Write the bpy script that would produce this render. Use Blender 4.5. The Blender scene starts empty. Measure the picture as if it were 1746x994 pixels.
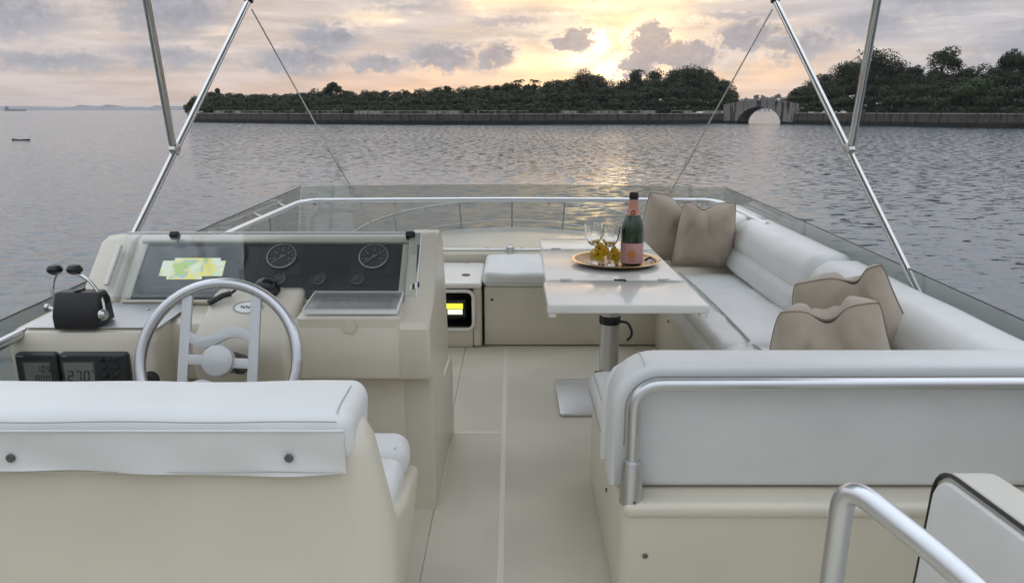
import bpy, bmesh, math, random
import numpy as np
from mathutils import Vector, Matrix, noise as mnoise

random.seed(7)
R = math.radians
scene = bpy.context.scene
COL = scene.collection

# ------------------------------------------------------------------ camera
CAM_H, PITCH, FPX, IW, IH = 1.40, R(13.78), 1260.0, 1746.0, 994.0
cam_d = bpy.data.cameras.new('camera')
cam_d.sensor_width = 36.0
cam_d.lens = 36.0 * FPX / IW
cam_d.clip_start, cam_d.clip_end = 0.05, 40000.0
cam = bpy.data.objects.new('camera', cam_d)
cam.location = (0, 0, CAM_H)
cam.rotation_euler = (R(90) - PITCH, 0, 0)
COL.objects.link(cam)
scene.camera = cam

def ray(px, py):
    dx, dy = (px - IW / 2) / FPX, (IH / 2 - py) / FPX
    return Vector((dx, math.cos(PITCH) + dy * math.sin(PITCH), -math.sin(PITCH) + dy * math.cos(PITCH)))

def at(px, py=None, Y=None, z=None):
    """a point of the place seen at photo pixel (px, py), at forward distance Y or height z"""
    d = ray(px, py)
    t = Y / d.y if Y is not None else (z - CAM_H) / d.z
    return Vector((0, 0, CAM_H)) + d * t

# ------------------------------------------------------------------ node helpers
class E:
    nt = None
    def __init__(s, k): s.k = k
    def __add__(a, b): return M('ADD', a, b)
    def __radd__(a, b): return M('ADD', a, b)
    def __sub__(a, b): return M('SUBTRACT', a, b)
    def __rsub__(a, b): return M('SUBTRACT', b, a)
    def __mul__(a, b): return M('MULTIPLY', a, b)
    def __rmul__(a, b): return M('MULTIPLY', a, b)
    def __truediv__(a, b): return M('DIVIDE', a, b)

def put(sock, v):
    if isinstance(v, E): E.nt.links.new(v.k, sock)
    elif v is not None: sock.default_value = v

def M(op, a, b=None, c=None, clamp=False):
    n = E.nt.nodes.new('ShaderNodeMath'); n.operation = op; n.use_clamp = clamp
    put(n.inputs[0], a)
    if b is not None: put(n.inputs[1], b)
    if c is not None: put(n.inputs[2], c)
    return E(n.outputs[0])

def smooth(x, a, b, lo=0.0, hi=1.0):
    n = E.nt.nodes.new('ShaderNodeMapRange'); n.interpolation_type = 'SMOOTHSTEP'
    put(n.inputs[0], x)
    for i, v in enumerate((a, b, lo, hi)): put(n.inputs[i + 1], v)
    return E(n.outputs[0])

def mixc(f, a, b, mode='MIX'):
    n = E.nt.nodes.new('ShaderNodeMix'); n.data_type = 'RGBA'; n.blend_type = mode; n.clamp_factor = True
    put(n.inputs[0], f)
    for s, v in ((n.inputs[6], a), (n.inputs[7], b)):
        if isinstance(v, E): put(s, v)
        else: s.default_value = (*v, 1) if len(v) == 3 else v
    return E(n.outputs[2])

def scalec(c, k):
    n = E.nt.nodes.new('ShaderNodeVectorMath'); n.operation = 'SCALE'
    if isinstance(c, E): put(n.inputs[0], c)
    else: n.inputs[0].default_value = c
    put(n.inputs['Scale'], k)
    return E(n.outputs[0])

def addc(a, b):
    n = E.nt.nodes.new('ShaderNodeVectorMath'); n.operation = 'ADD'
    put(n.inputs[0], a); put(n.inputs[1], b)
    return E(n.outputs[0])

def comb(x, y, z):
    n = E.nt.nodes.new('ShaderNodeCombineXYZ')
    for i, v in enumerate((x, y, z)): put(n.inputs[i], v)
    return E(n.outputs[0])

def sep(v):
    n = E.nt.nodes.new('ShaderNodeSeparateXYZ'); put(n.inputs[0], v)
    return [E(o) for o in n.outputs]

def noise(vec, scale, detail=4.0, rough=0.5, dist=0.0):
    n = E.nt.nodes.new('ShaderNodeTexNoise')
    if vec is not None: put(n.inputs['Vector'], vec)
    n.inputs['Scale'].default_value = scale
    n.inputs['Detail'].default_value = detail
    n.inputs['Roughness'].default_value = rough
    n.inputs['Distortion'].default_value = dist
    return E(n.outputs[0])

def texco(which='Object'):
    n = E.nt.nodes.new('ShaderNodeTexCoord'); return E(n.outputs[which])

def geo(which='Position'):
    n = E.nt.nodes.new('ShaderNodeNewGeometry'); return E(n.outputs[which])

def bump(h, strength=0.3, dist=0.01, normal=None):
    n = E.nt.nodes.new('ShaderNodeBump')
    n.inputs['Strength'].default_value = strength
    n.inputs['Distance'].default_value = dist
    put(n.inputs['Height'], h)
    if normal is not None: put(n.inputs['Normal'], normal)
    return E(n.outputs[0])

# ------------------------------------------------------------------ sky (dusk, sun behind broken cloud ahead)
SUN_AZ, SUN_EL = R(6.6), R(5.0)          # azimuth clockwise from +Y
SUN_DIR = Vector((math.sin(SUN_AZ) * math.cos(SUN_EL), math.cos(SUN_AZ) * math.cos(SUN_EL), math.sin(SUN_EL)))
world = bpy.data.worlds.new('World'); scene.world = world
world.use_nodes = True
nt = world.node_tree; nt.nodes.clear(); E.nt = nt
wout = nt.nodes.new('ShaderNodeOutputWorld')
bg = nt.nodes.new('ShaderNodeBackground')
sky = nt.nodes.new('ShaderNodeTexSky'); sky.sky_type = 'NISHITA'; sky.sun_disc = False
sky.sun_elevation = SUN_EL; sky.sun_rotation = SUN_AZ
sky.air_density = 1.0; sky.dust_density = 3.0
d = texco('Generated')
dx, dy, dz = sep(d)
el = M('ARCSINE', M('MAXIMUM', M('MINIMUM', dz, 1.0), -1.0)) * (180 / math.pi)
az = M('ARCTAN2', dx, dy) * (180 / math.pi)
sd = M('ADD', dx * SUN_DIR.x + dy * SUN_DIR.y, dz * SUN_DIR.z)
ang = M('ARCCOSINE', M('MAXIMUM', M('MINIMUM', sd, 1.0), -1.0)) * (180 / math.pi)
elc = M('MAXIMUM', el, 0.0)
# cloud coordinates: az/el near the horizon, flattened so that clouds lie level
flat = comb(dx * 3.0, dy * 3.0, dz * 9.0)
n_big = noise(flat, 2.2, 2.0, 0.55)
n_mid = noise(flat, 6.0, 3.0, 0.6)
n_fine = noise(comb(dx * 3.0, dy * 3.0, dz * 4.0), 21.0, 5.0, 0.66)
streak = noise(comb(dx * 3.0, dy * 3.0, dz * 26.0), 3.0, 3.0, 0.55)
# the thin high layer
glow_w = M('EXPONENT', M('MULTIPLY', M('POWER', ang / 7.5, 2.0), -1.0))
glow_n = M('EXPONENT', M('MULTIPLY', M('POWER', ang / 5.0, 2.0), -1.0))
near_sun = smooth(ang, 8.0, 46.0, 1.0, 0.0)
low = mixc(near_sun, (0.57, 0.505, 0.49), (0.80, 0.585, 0.47))
layer = mixc(smooth(elc, 0.8, 3.4), low, (0.64, 0.555, 0.525))
layer = mixc(smooth(elc, 8.0, 30.0), layer, (0.76, 0.77, 0.82))
layer = mixc(smooth(elc, 30.0, 85.0), layer, (1.04, 1.13, 1.26))
layer = mixc(smooth(ang, 26.0, 75.0) * smooth(elc, 0.5, 7.0) * 0.9, layer, mixc(smooth(elc, 8.0, 60.0), (0.66, 0.69, 0.74), (1.02, 1.13, 1.26)))
layer = mixc(M('MULTIPLY', glow_w, 0.60, clamp=True), layer, (0.96, 0.73, 0.49))
side = smooth(az, 12.0, 30.0) * smooth(elc, 40.0, 10.0)
layer = mixc(side * 0.85, layer, (0.50, 0.51, 0.565))
layer = scalec(layer, smooth(streak, 0.3, 0.7, 0.88, 1.14))
lit = smooth(streak + (n_mid - 0.5) * 0.8, 0.58, 0.80) * smooth(elc, 2.5, 5.0) * smooth(ang, 10.0, 45.0, 1.0, 0.15)
layer = addc(layer, scalec((0.34, 0.25, 0.13), lit))
# darker towards the east, away from the sun
layer = scalec(layer, smooth(ang, 55.0, 130.0, 1.0, 0.66))
# clear air of the Nishita sky shows in the gaps of the layer
clear = scalec(E(sky.outputs[0]), 0.10)
layer = mixc(smooth(n_big, 0.35, 0.75) * 0.15, layer, clear)
# cumulus: (azimuth, elevation, half width, half height, weight)
CLOUDS = [(-33.5, 5.6, 4.6, 1.5, 1.0), (-31, 3.1, 5.5, 0.75, .8), (-23.5, 6.6, 4.0, 2.0, 1.0), (-24, 3.6, 3.8, 1.0, .8),
          (-13.5, 5.0, 2.5, 1.1, 1.0), (-15.3, 3.5, 3.8, 1.0, .95), (-9.8, 3.3, 3.0, 0.75, .85), (-5.2, 3.8, 3.2, 1.15, 1.0), (-1.0, 3.9, 1.7, 1.2, .85),
          (4.7, 5.0, 1.7, 0.95, 1.05), (10.1, 4.7, 1.5, 1.6, 1.3), (12.6, 3.7, 2.2, 1.15, 1.25), (9.0, 3.0, 1.5, 0.9, 1.1), (16.8, 5.0, 2.8, 1.2, .95), (20.0, 4.4, 3.6, 1.3, .85),
          (28.0, 7.2, 5.0, 1.5, .7), (-20.0, 8.8, 3.0, 0.8, .6), (11.5, 8.7, 4.6, 0.9, .8), (-7, 7.6, 5, .7, .5), (34, 4, 5, 1.6, .7), (0.0, 6.3, 5.5, .7, .55), (16, 6.4, 5.5, .8, .6), (24.5, 5.6, 4, 1.2, .7), (-28.5, 8.3, 4.5, .9, .6)]
wu = az + (n_fine - 0.5) * 3.8 + (n_mid - 0.5) * 2.4
wv = el + (n_fine - 0.5) * 2.0 + (n_mid - 0.5) * 0.9
field = None
for (ca, ce, a, b, w) in CLOUDS:
    g = M('EXPONENT', M('MULTIPLY', M('ADD', M('POWER', M('DIVIDE', M('SUBTRACT', wu, float(ca)), a), 2.0),
                                        M('POWER', M('DIVIDE', M('SUBTRACT', wv, float(ce)), b), 2.0)), -1.0)) * w
    field = g if field is None else M('MAXIMUM', field, g)
# everywhere else the same broken cloud goes on by noise alone
roam = smooth(n_mid, 0.50, 0.66) * smooth(elc, 1.2, 3.0)
inview = smooth(M('ABSOLUTE', az), 34.0, 40.0, 1.0, 0.0) * smooth(el, 10.0, 12.0, 1.0, 0.0)
field = M('MAXIMUM', field * M('MAXIMUM', inview, 0.0), roam * M('SUBTRACT', 1.0, inview) * 0.8)
crisp = smooth(ang, 4.0, 14.0)
cmask = smooth(field + (n_fine - 0.5) * 0.5, M('SUBTRACT', 0.26, crisp * 0.16), M('ADD', 0.66, crisp * 0.16))
ccol = mixc(smooth(ang, 3.0, 16.0), (0.40, 0.36, 0.38), (0.35, 0.36, 0.415))
ccol = scalec(ccol, smooth(n_fine, 0.3, 0.7, 0.86, 1.14))
ccol = addc(ccol, scalec((1.0, 0.66, 0.36), M('EXPONENT', M('MULTIPLY', ang / 2.6, -1.0)) * 0.22))
ccol = scalec(ccol, smooth(ang, 50.0, 150.0, 1.0, 0.8))
col = mixc(cmask * smooth(ang, 6.0, 60.0, 0.84, 0.82), layer, ccol)
# light of the hidden sun: gaps, silver linings and a long bright streak above
def blob(a, e, wa, we, k):
    return M('EXPONENT', M('MULTIPLY', M('ADD', M('POWER', M('DIVIDE', M('SUBTRACT', az + (n_fine - 0.5) * 2.6, float(a)), wa), 2.0),
                                          M('POWER', M('DIVIDE', M('SUBTRACT', el + (n_fine - 0.5) * 1.3, float(e)), we), 2.0)), -1.0)) * k
hot = M('MAXIMUM', M('MAXIMUM', blob(6.5, 4.6, 0.7, 0.9, 1.25), blob(5.4, 3.5, 2.4, 0.45, 1.05)), M('MAXIMUM', blob(6.8, 7.35, 3.0, 0.34, 0.65), blob(14.5, 7.7, 4.5, 0.32, 0.45)))
hot = M('MAXIMUM', hot, M('MAXIMUM', blob(-10.5, 6.4, 2.6, 0.55, 0.36), blob(7.0, 2.9, 1.2, 0.9, 1.3)))
cover = M('SUBTRACT', 1.0, cmask * 0.95)
col = addc(col, scalec((1.0, 0.76, 0.36), hot * cover))
col = addc(col, scalec((1.0, 0.50, 0.16), glow_n * 0.16 * cover * smooth(el, 5.5, 2.0)))
wide = smooth(field, 0.04, 0.70)
rim = wide * M('SUBTRACT', 1.0, wide) * 4.0 * M('EXPONENT', M('MULTIPLY', ang / 4.5, -1.0))
col = addc(col, scalec((1.0, 0.74, 0.45), rim * 0.75))
col = scalec(col, smooth(elc, 7.0, 22.0, 0.86, 1.40))
put(bg.inputs[0], col)
bg.inputs[1].default_value = 1.0
world.cycles.sampling_method = 'MANUAL'; world.cycles.sample_map_resolution = 512
nt.links.new(bg.outputs[0], wout.inputs[0])

# ------------------------------------------------------------------ sun (low, veiled by cloud) and exposure
sun_d = bpy.data.lights.new('sun', 'SUN'); sun_d.energy = 0.01; sun_d.angle = R(5); sun_d.color = (1.0, 0.66, 0.36)
sun = bpy.data.objects.new('sun', sun_d); COL.objects.link(sun)
sun.rotation_euler = (-SUN_DIR).to_track_quat('-Z', 'Y').to_euler()
sun.location = (0, 0, 60)
vs = scene.view_settings
vs.view_transform = 'Standard'; vs.look = 'None'; vs.exposure = 0.27; vs.gamma = 1.0; vs.use_curve_mapping = False
scene.render.engine = 'CYCLES'
cy = scene.cycles
cy.use_denoising = True
cy.use_adaptive_sampling = True; cy.adaptive_threshold = 0.025
cy.max_bounces = 8; cy.glossy_bounces = 5; cy.transmission_bounces = 8; cy.transparent_max_bounces = 16; cy.diffuse_bounces = 4
cy.volume_bounces = 0
cy.caustics_reflective = False; cy.caustics_refractive = False
cy.sample_clamp_indirect = 6.0

# ------------------------------------------------------------------ materials
MATS = {}
def mat(name, color=(.5, .5, .5), rough=.5, metal=0.0, spec=None, var=None, bmp=None, coat=0.0, sheen=0.0, trans=0.0, ior=None, emis=None, roughvar=0.0):
    m = bpy.data.materials.new(name); m.use_nodes = True
    t = m.node_tree; E.nt = t
    b = t.nodes['Principled BSDF']
    b.inputs['Base Color'].default_value = (*color, 1)
    b.inputs['Roughness'].default_value = rough
    b.inputs['Metallic'].default_value = metal
    if coat: b.inputs['Coat Weight'].default_value = coat; b.inputs['Coat Roughness'].default_value = 0.14
    if sheen: b.inputs['Sheen Weight'].default_value = sheen
    if trans: b.inputs['Transmission Weight'].default_value = trans
    if ior: b.inputs['IOR'].default_value = ior
    if spec is not None: b.inputs['Specular IOR Level'].default_value = spec
    if emis: b.inputs['Emission Color'].default_value = (*emis[0], 1); b.inputs['Emission Strength'].default_value = emis[1]
    p = geo('Position')
    if var:                                    # (scale, amount) blotchy tone
        n = noise(p, var[0], 2.0, 0.55)
        k = smooth(n, 0.3, 0.7, 1.0 - var[1], 1.0 + var[1] * 0.6)
        put(b.inputs['Base Color'], scalec(color, k))
    if roughvar:
        n2 = noise(p, 9.0, 2.0, 0.6)
        put(b.inputs['Roughness'], smooth(n2, 0.3, 0.7, rough - roughvar, rough + roughvar))
    if bmp:                                    # list of (scale, strength, distance[, detail])
        nrm = None
        for q in bmp:
            h = noise(p, q[0], q[3] if len(q) > 3 else 1.0, 0.5)
            nrm = bump(h, q[1], q[2], nrm)
        put(b.inputs['Normal'], nrm)
    MATS[name] = m
    return m

def thin(name, tint, refl=0.05, rough=0.02, power=5.0, haze=0.0, hazecol=(.5, .5, .5)):
    """thin clear sheet: tinted see-through plus a mirror share that grows at a slant"""
    m = bpy.data.materials.new(name); m.use_nodes = True
    t = m.node_tree; E.nt = t; t.nodes.clear()
    o = t.nodes.new('ShaderNodeOutputMaterial')
    tr = t.nodes.new('ShaderNodeBsdfTransparent'); tr.inputs[0].default_value = (*tint, 1)
    gl = t.nodes.new('ShaderNodeBsdfGlossy'); gl.inputs['Roughness'].default_value = rough
    lw = t.nodes.new('ShaderNodeLayerWeight'); lw.inputs[0].default_value = 0.5
    f = M('ADD', M('POWER', E(lw.outputs['Facing']), power) * (1 - refl), refl)
    mx = t.nodes.new('ShaderNodeMixShader'); put(mx.inputs[0], f)
    base = tr.outputs[0]
    if haze:
        df = t.nodes.new('ShaderNodeBsdfDiffuse'); df.inputs[0].default_value = (*hazecol, 1)
        mh = t.nodes.new('ShaderNodeMixShader'); mh.inputs[0].default_value = haze
        t.links.new(tr.outputs[0], mh.inputs[1]); t.links.new(df.outputs[0], mh.inputs[2]); base = mh.outputs[0]
    t.links.new(base, mx.inputs[1]); t.links.new(gl.outputs[0], mx.inputs[2])
    t.links.new(mx.outputs[0], o.inputs[0])
    MATS[name] = m
    return m

mat('gelcoat', (.65, .60, .49), .36, var=(2.2, .05), coat=.25)
mat('gelcoat_white', (.80, .785, .735), .14, var=(3, .03), roughvar=.02, bmp=[(2.0, .04, .006)])
mat('nonslip', (.60, .555, .455), .50, var=(1.6, .12), bmp=[(420, .35, .0015), (1.1, .08, .01)])
mat('vinyl', (.70, .70, .68), .42, var=(4, .035), roughvar=.08, bmp=[(5.5, .42, .014), (17, .2, .005), (600, .10, .0006)])
mat('vinyl_side', (.66, .665, .65), .45, var=(4, .04), roughvar=.08, bmp=[(4.5, .40, .016), (15, .15, .004), (600, .10, .0006)])
mat('vinyl_cream', (.56, .54, .47), .5, var=(5, .05), bmp=[(6, .15, .01), (500, .1, .0006)])
mat('seam', (.40, .40, .385), .7)
mat('canopy', (.42, .42, .42), .85, bmp=[(2.5, .3, .03), (700, .2, .001)])
mat('piping', (.015, .015, .017), .45)
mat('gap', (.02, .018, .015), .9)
mat('aluminium', (.62, .63, .64), .33, 1.0, roughvar=.05, bmp=[(90, .02, .001)])
mat('stainless', (.56, .55, .53), .09, 1.0)
mat('stainless_dull', (.55, .54, .52), .28, 1.0, roughvar=.06)
mat('wheel_metal', (.60, .61, .63), .30, 1.0, roughvar=.05)
mat('spoke_paint', (.52, .53, .53), .42, 0.35)
mat('plate_metal', (.60, .60, .60), .42, 0.55, roughvar=.06)
mat('black_plastic', (.010, .010, .011), .38, roughvar=.08)
mat('black_gloss', (.008, .008, .010), .12)
mat('dash', (.022, .021, .023), .35, var=(6, .2))
mat('instrument', (.025, .027, .03), .4)
mat('lcd', (.17, .185, .17), .25)
mat('lcd_dark', (.006, .007, .007), .4)
mat('gauge_face', (.045, .045, .045), .35)
mat('gauge_mark', (.30, .30, .28), .5)
mat('gauge_bezel', (.40, .40, .38), .35, .6)
mat('red_mark', (.35, .03, .02), .5)
mat('print_dark', (.10, .10, .10), .6)
mat('rubber', (.02, .02, .02), .7)
mat('joint', (.67, .63, .53), .4)
mat('screen_yellow', (.02, .02, .02), .2, emis=((.80, .82, .05), 1.0))
mat('screen_white', (.02, .02, .02), .2, emis=((.95, 1.0, .75), 1.0))
mat('fabric', (.42, .348, .270), .88, sheen=.3, var=(7, .07), bmp=[(14, .12, .008), (700, .35, .0012)])
mat('fabric_edge', (.25, .205, .16), .9, bmp=[(500, .3, .001)])
mat('brass', (.24, .135, .045), .26, 1.0, var=(14, .25), roughvar=.08)
mat('brass_rim', (.62, .46, .24), .26, 1.0, roughvar=.06)
mat('bottle_glass', (.010, .035, .008), .05, coat=.6)
mat('foil_pink', (.60, .30, .255), .38, .35, bmp=[(120, .2, .002)])
mat('label_pink', (.66, .36, .33), .5)
mat('label_orange', (.72, .24, .03), .45)
mat('medallion', (.22, .05, .03), .4)
mat('foil_black', (.012, .010, .010), .4, bmp=[(150, .3, .002)])
mat('glass', (1, 1, 1), .0, trans=1.0, ior=1.45)
mat('petal', (.95, .68, .03), .5, var=(60, .12))
mat('petal_core', (.30, .10, .015), .6)
mat('sprig', (.025, .02, .014), .7)
mat('cord', (.35, .30, .24), .7)
thin('acrylic', (.93, .95, .95), .055, .015, 5.0)
thin('acrylic_cloudy', (.78, .79, .78), .07, .08, 5.0, .22, (.55, .55, .53))
thin('tinted', (.82, .84, .82), .04, .02, 4.0, .10, (.30, .31, .285))
mat('acrylic_edge', (.90, .92, .92), .5)
mat('hull_white', (.62, .61, .58), .25, var=(1, .04))
mat('bark', (.055, .042, .03), .9, bmp=[(8, .5, .05)])
mat('soil', (.055, .05, .03), .95, var=(.4, .3))
mat('hazy_shore', (.055, .06, .06), .9, var=(.01, .3))
mat('ship_paint', (.08, .07, .08), .7)
mat('boat_dark', (.03, .026, .024), .7)
mat('boat_light', (.5, .5, .48), .6)

def leafy(name, color, share):
    """thin sheet that lets part of the light through"""
    m = MATS[name]; t = m.node_tree; E.nt = t
    o = t.nodes['Material Output']; bs = t.nodes['Principled BSDF']
    tl = t.nodes.new('ShaderNodeBsdfTranslucent'); tl.inputs[0].default_value = (*color, 1)
    mx = t.nodes.new('ShaderNodeMixShader'); mx.inputs[0].default_value = share
    t.links.new(bs.outputs[0], mx.inputs[1]); t.links.new(tl.outputs[0], mx.inputs[2]); t.links.new(mx.outputs[0], o.inputs[0])
leafy('petal', (.97, .72, .05), .5)
leafy('canopy', (.62, .62, .62), .55)

def leafmat(name, c0, c1):
    m = bpy.data.materials.new(name); m.use_nodes = True
    E.nt = m.node_tree
    b = m.node_tree.nodes['Principled BSDF']
    rnd = geo('Random Per Island')
    patch = noise(geo('Position'), 0.13, 3.0)
    f = M('ADD', rnd * 0.55, smooth(patch, .35, .65) * 0.45)
    put(b.inputs['Base Color'], mixc(f, c0, c1))
    b.inputs['Roughness'].default_value = .65
    b.inputs['Specular IOR Level'].default_value = .25
    MATS[name] = m
leafmat('leaf', (.016, .026, .009), (.036, .051, .017))
leafmat('leaf_light', (.028, .048, .013), (.060, .090, .026))
leafmat('leaf_brown', (.026, .020, .010), (.050, .042, .018))

def stone(name, c, dark, foot):
    m = bpy.data.materials.new(name); m.use_nodes = True
    E.nt = m.node_tree
    b = m.node_tree.nodes['Principled BSDF']
    p = geo('Position'); x, y, z = sep(p)
    streaks = noise(comb(x * 1.0, y * 1.0, z * 0.10), 0.9, 5.0, .6)
    blot = noise(p, 0.35, 5.0, .6)
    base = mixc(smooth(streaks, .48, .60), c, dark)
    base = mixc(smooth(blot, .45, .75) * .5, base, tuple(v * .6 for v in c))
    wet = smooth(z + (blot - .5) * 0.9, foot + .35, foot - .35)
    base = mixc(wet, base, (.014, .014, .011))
    put(b.inputs['Base Color'], base)
    b.inputs['Roughness'].default_value = .9
    put(b.inputs['Normal'], bump(noise(p, 2.2, 6.0, .65), .6, .15))
    MATS[name] = m
WATER_Z = -3.2
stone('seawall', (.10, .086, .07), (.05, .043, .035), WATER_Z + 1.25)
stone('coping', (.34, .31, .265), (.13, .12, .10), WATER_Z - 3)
stone('bridge_stone', (.28, .26, .225), (.028, .026, .023), WATER_Z + .8)

# water: wave slopes are taken straight from noise so that they keep their size far out
m = bpy.data.materials.new('water'); m.use_nodes = True; E.nt = m.node_tree
b = m.node_tree.nodes['Principled BSDF']
b.inputs['Base Color'].default_value = (.028, .055, .066, 1)
b.inputs['Roughness'].default_value = .07
b.inputs['IOR'].default_value = 1.7
p = geo('Position'); x, y, z = sep(p)
def slopes(vec, scale, detail, rough=.55, dist=.3):
    n = E.nt.nodes.new('ShaderNodeTexNoise'); n.noise_dimensions = '2D'; put(n.inputs['Vector'], vec)
    n.inputs['Scale'].default_value = scale; n.inputs['Detail'].default_value = detail
    n.inputs['Roughness'].default_value = rough
    r, g, b_ = sep(E(n.outputs[1]))
    return r - .5, g - .5
gust = smooth(noise(comb(x, y, 0.0), .016, 1.0, .55), .3, .7, .65, 1.2)
ax, ay = slopes(comb(x * .45, y, 0.0), 2.2, 4.0, .62, .6)
bx, by = slopes(comb(x * .6 + y * .2, y + 50.0, 5.0), .33, 1.0)
sx = (ax * .80 + bx * .12) * gust
sy = M('MINIMUM', (ay * 1.7 + by * .18) * gust - .06, .012)
nrm = E.nt.nodes.new('ShaderNodeVectorMath'); nrm.operation = 'NORMALIZE'
put(nrm.inputs[0], comb(sx, sy, 1.0))
put(b.inputs['Normal'], E(nrm.outputs[0]))
MATS['water'] = m

# ------------------------------------------------------------------ mesh helpers
ORG = {}
def link(o): COL.objects.link(o); return o

def thing(name, loc, label, cat, group=None, rz=0.0, kind=None):
    o = link(bpy.data.objects.new(name, None))
    o.location = loc; o.rotation_euler = (0, 0, rz); o.empty_display_size = .05
    o['label'] = label; o['category'] = cat
    if group: o['group'] = group
    if kind: o['kind'] = kind
    ORG[o.name] = Vector(loc)
    return o

def tag(o, label=None, cat=None, group=None, kind=None):
    for k, v in (('label', label), ('category', cat), ('group', group), ('kind', kind)):
        if v: o[k] = v
    return o

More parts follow.
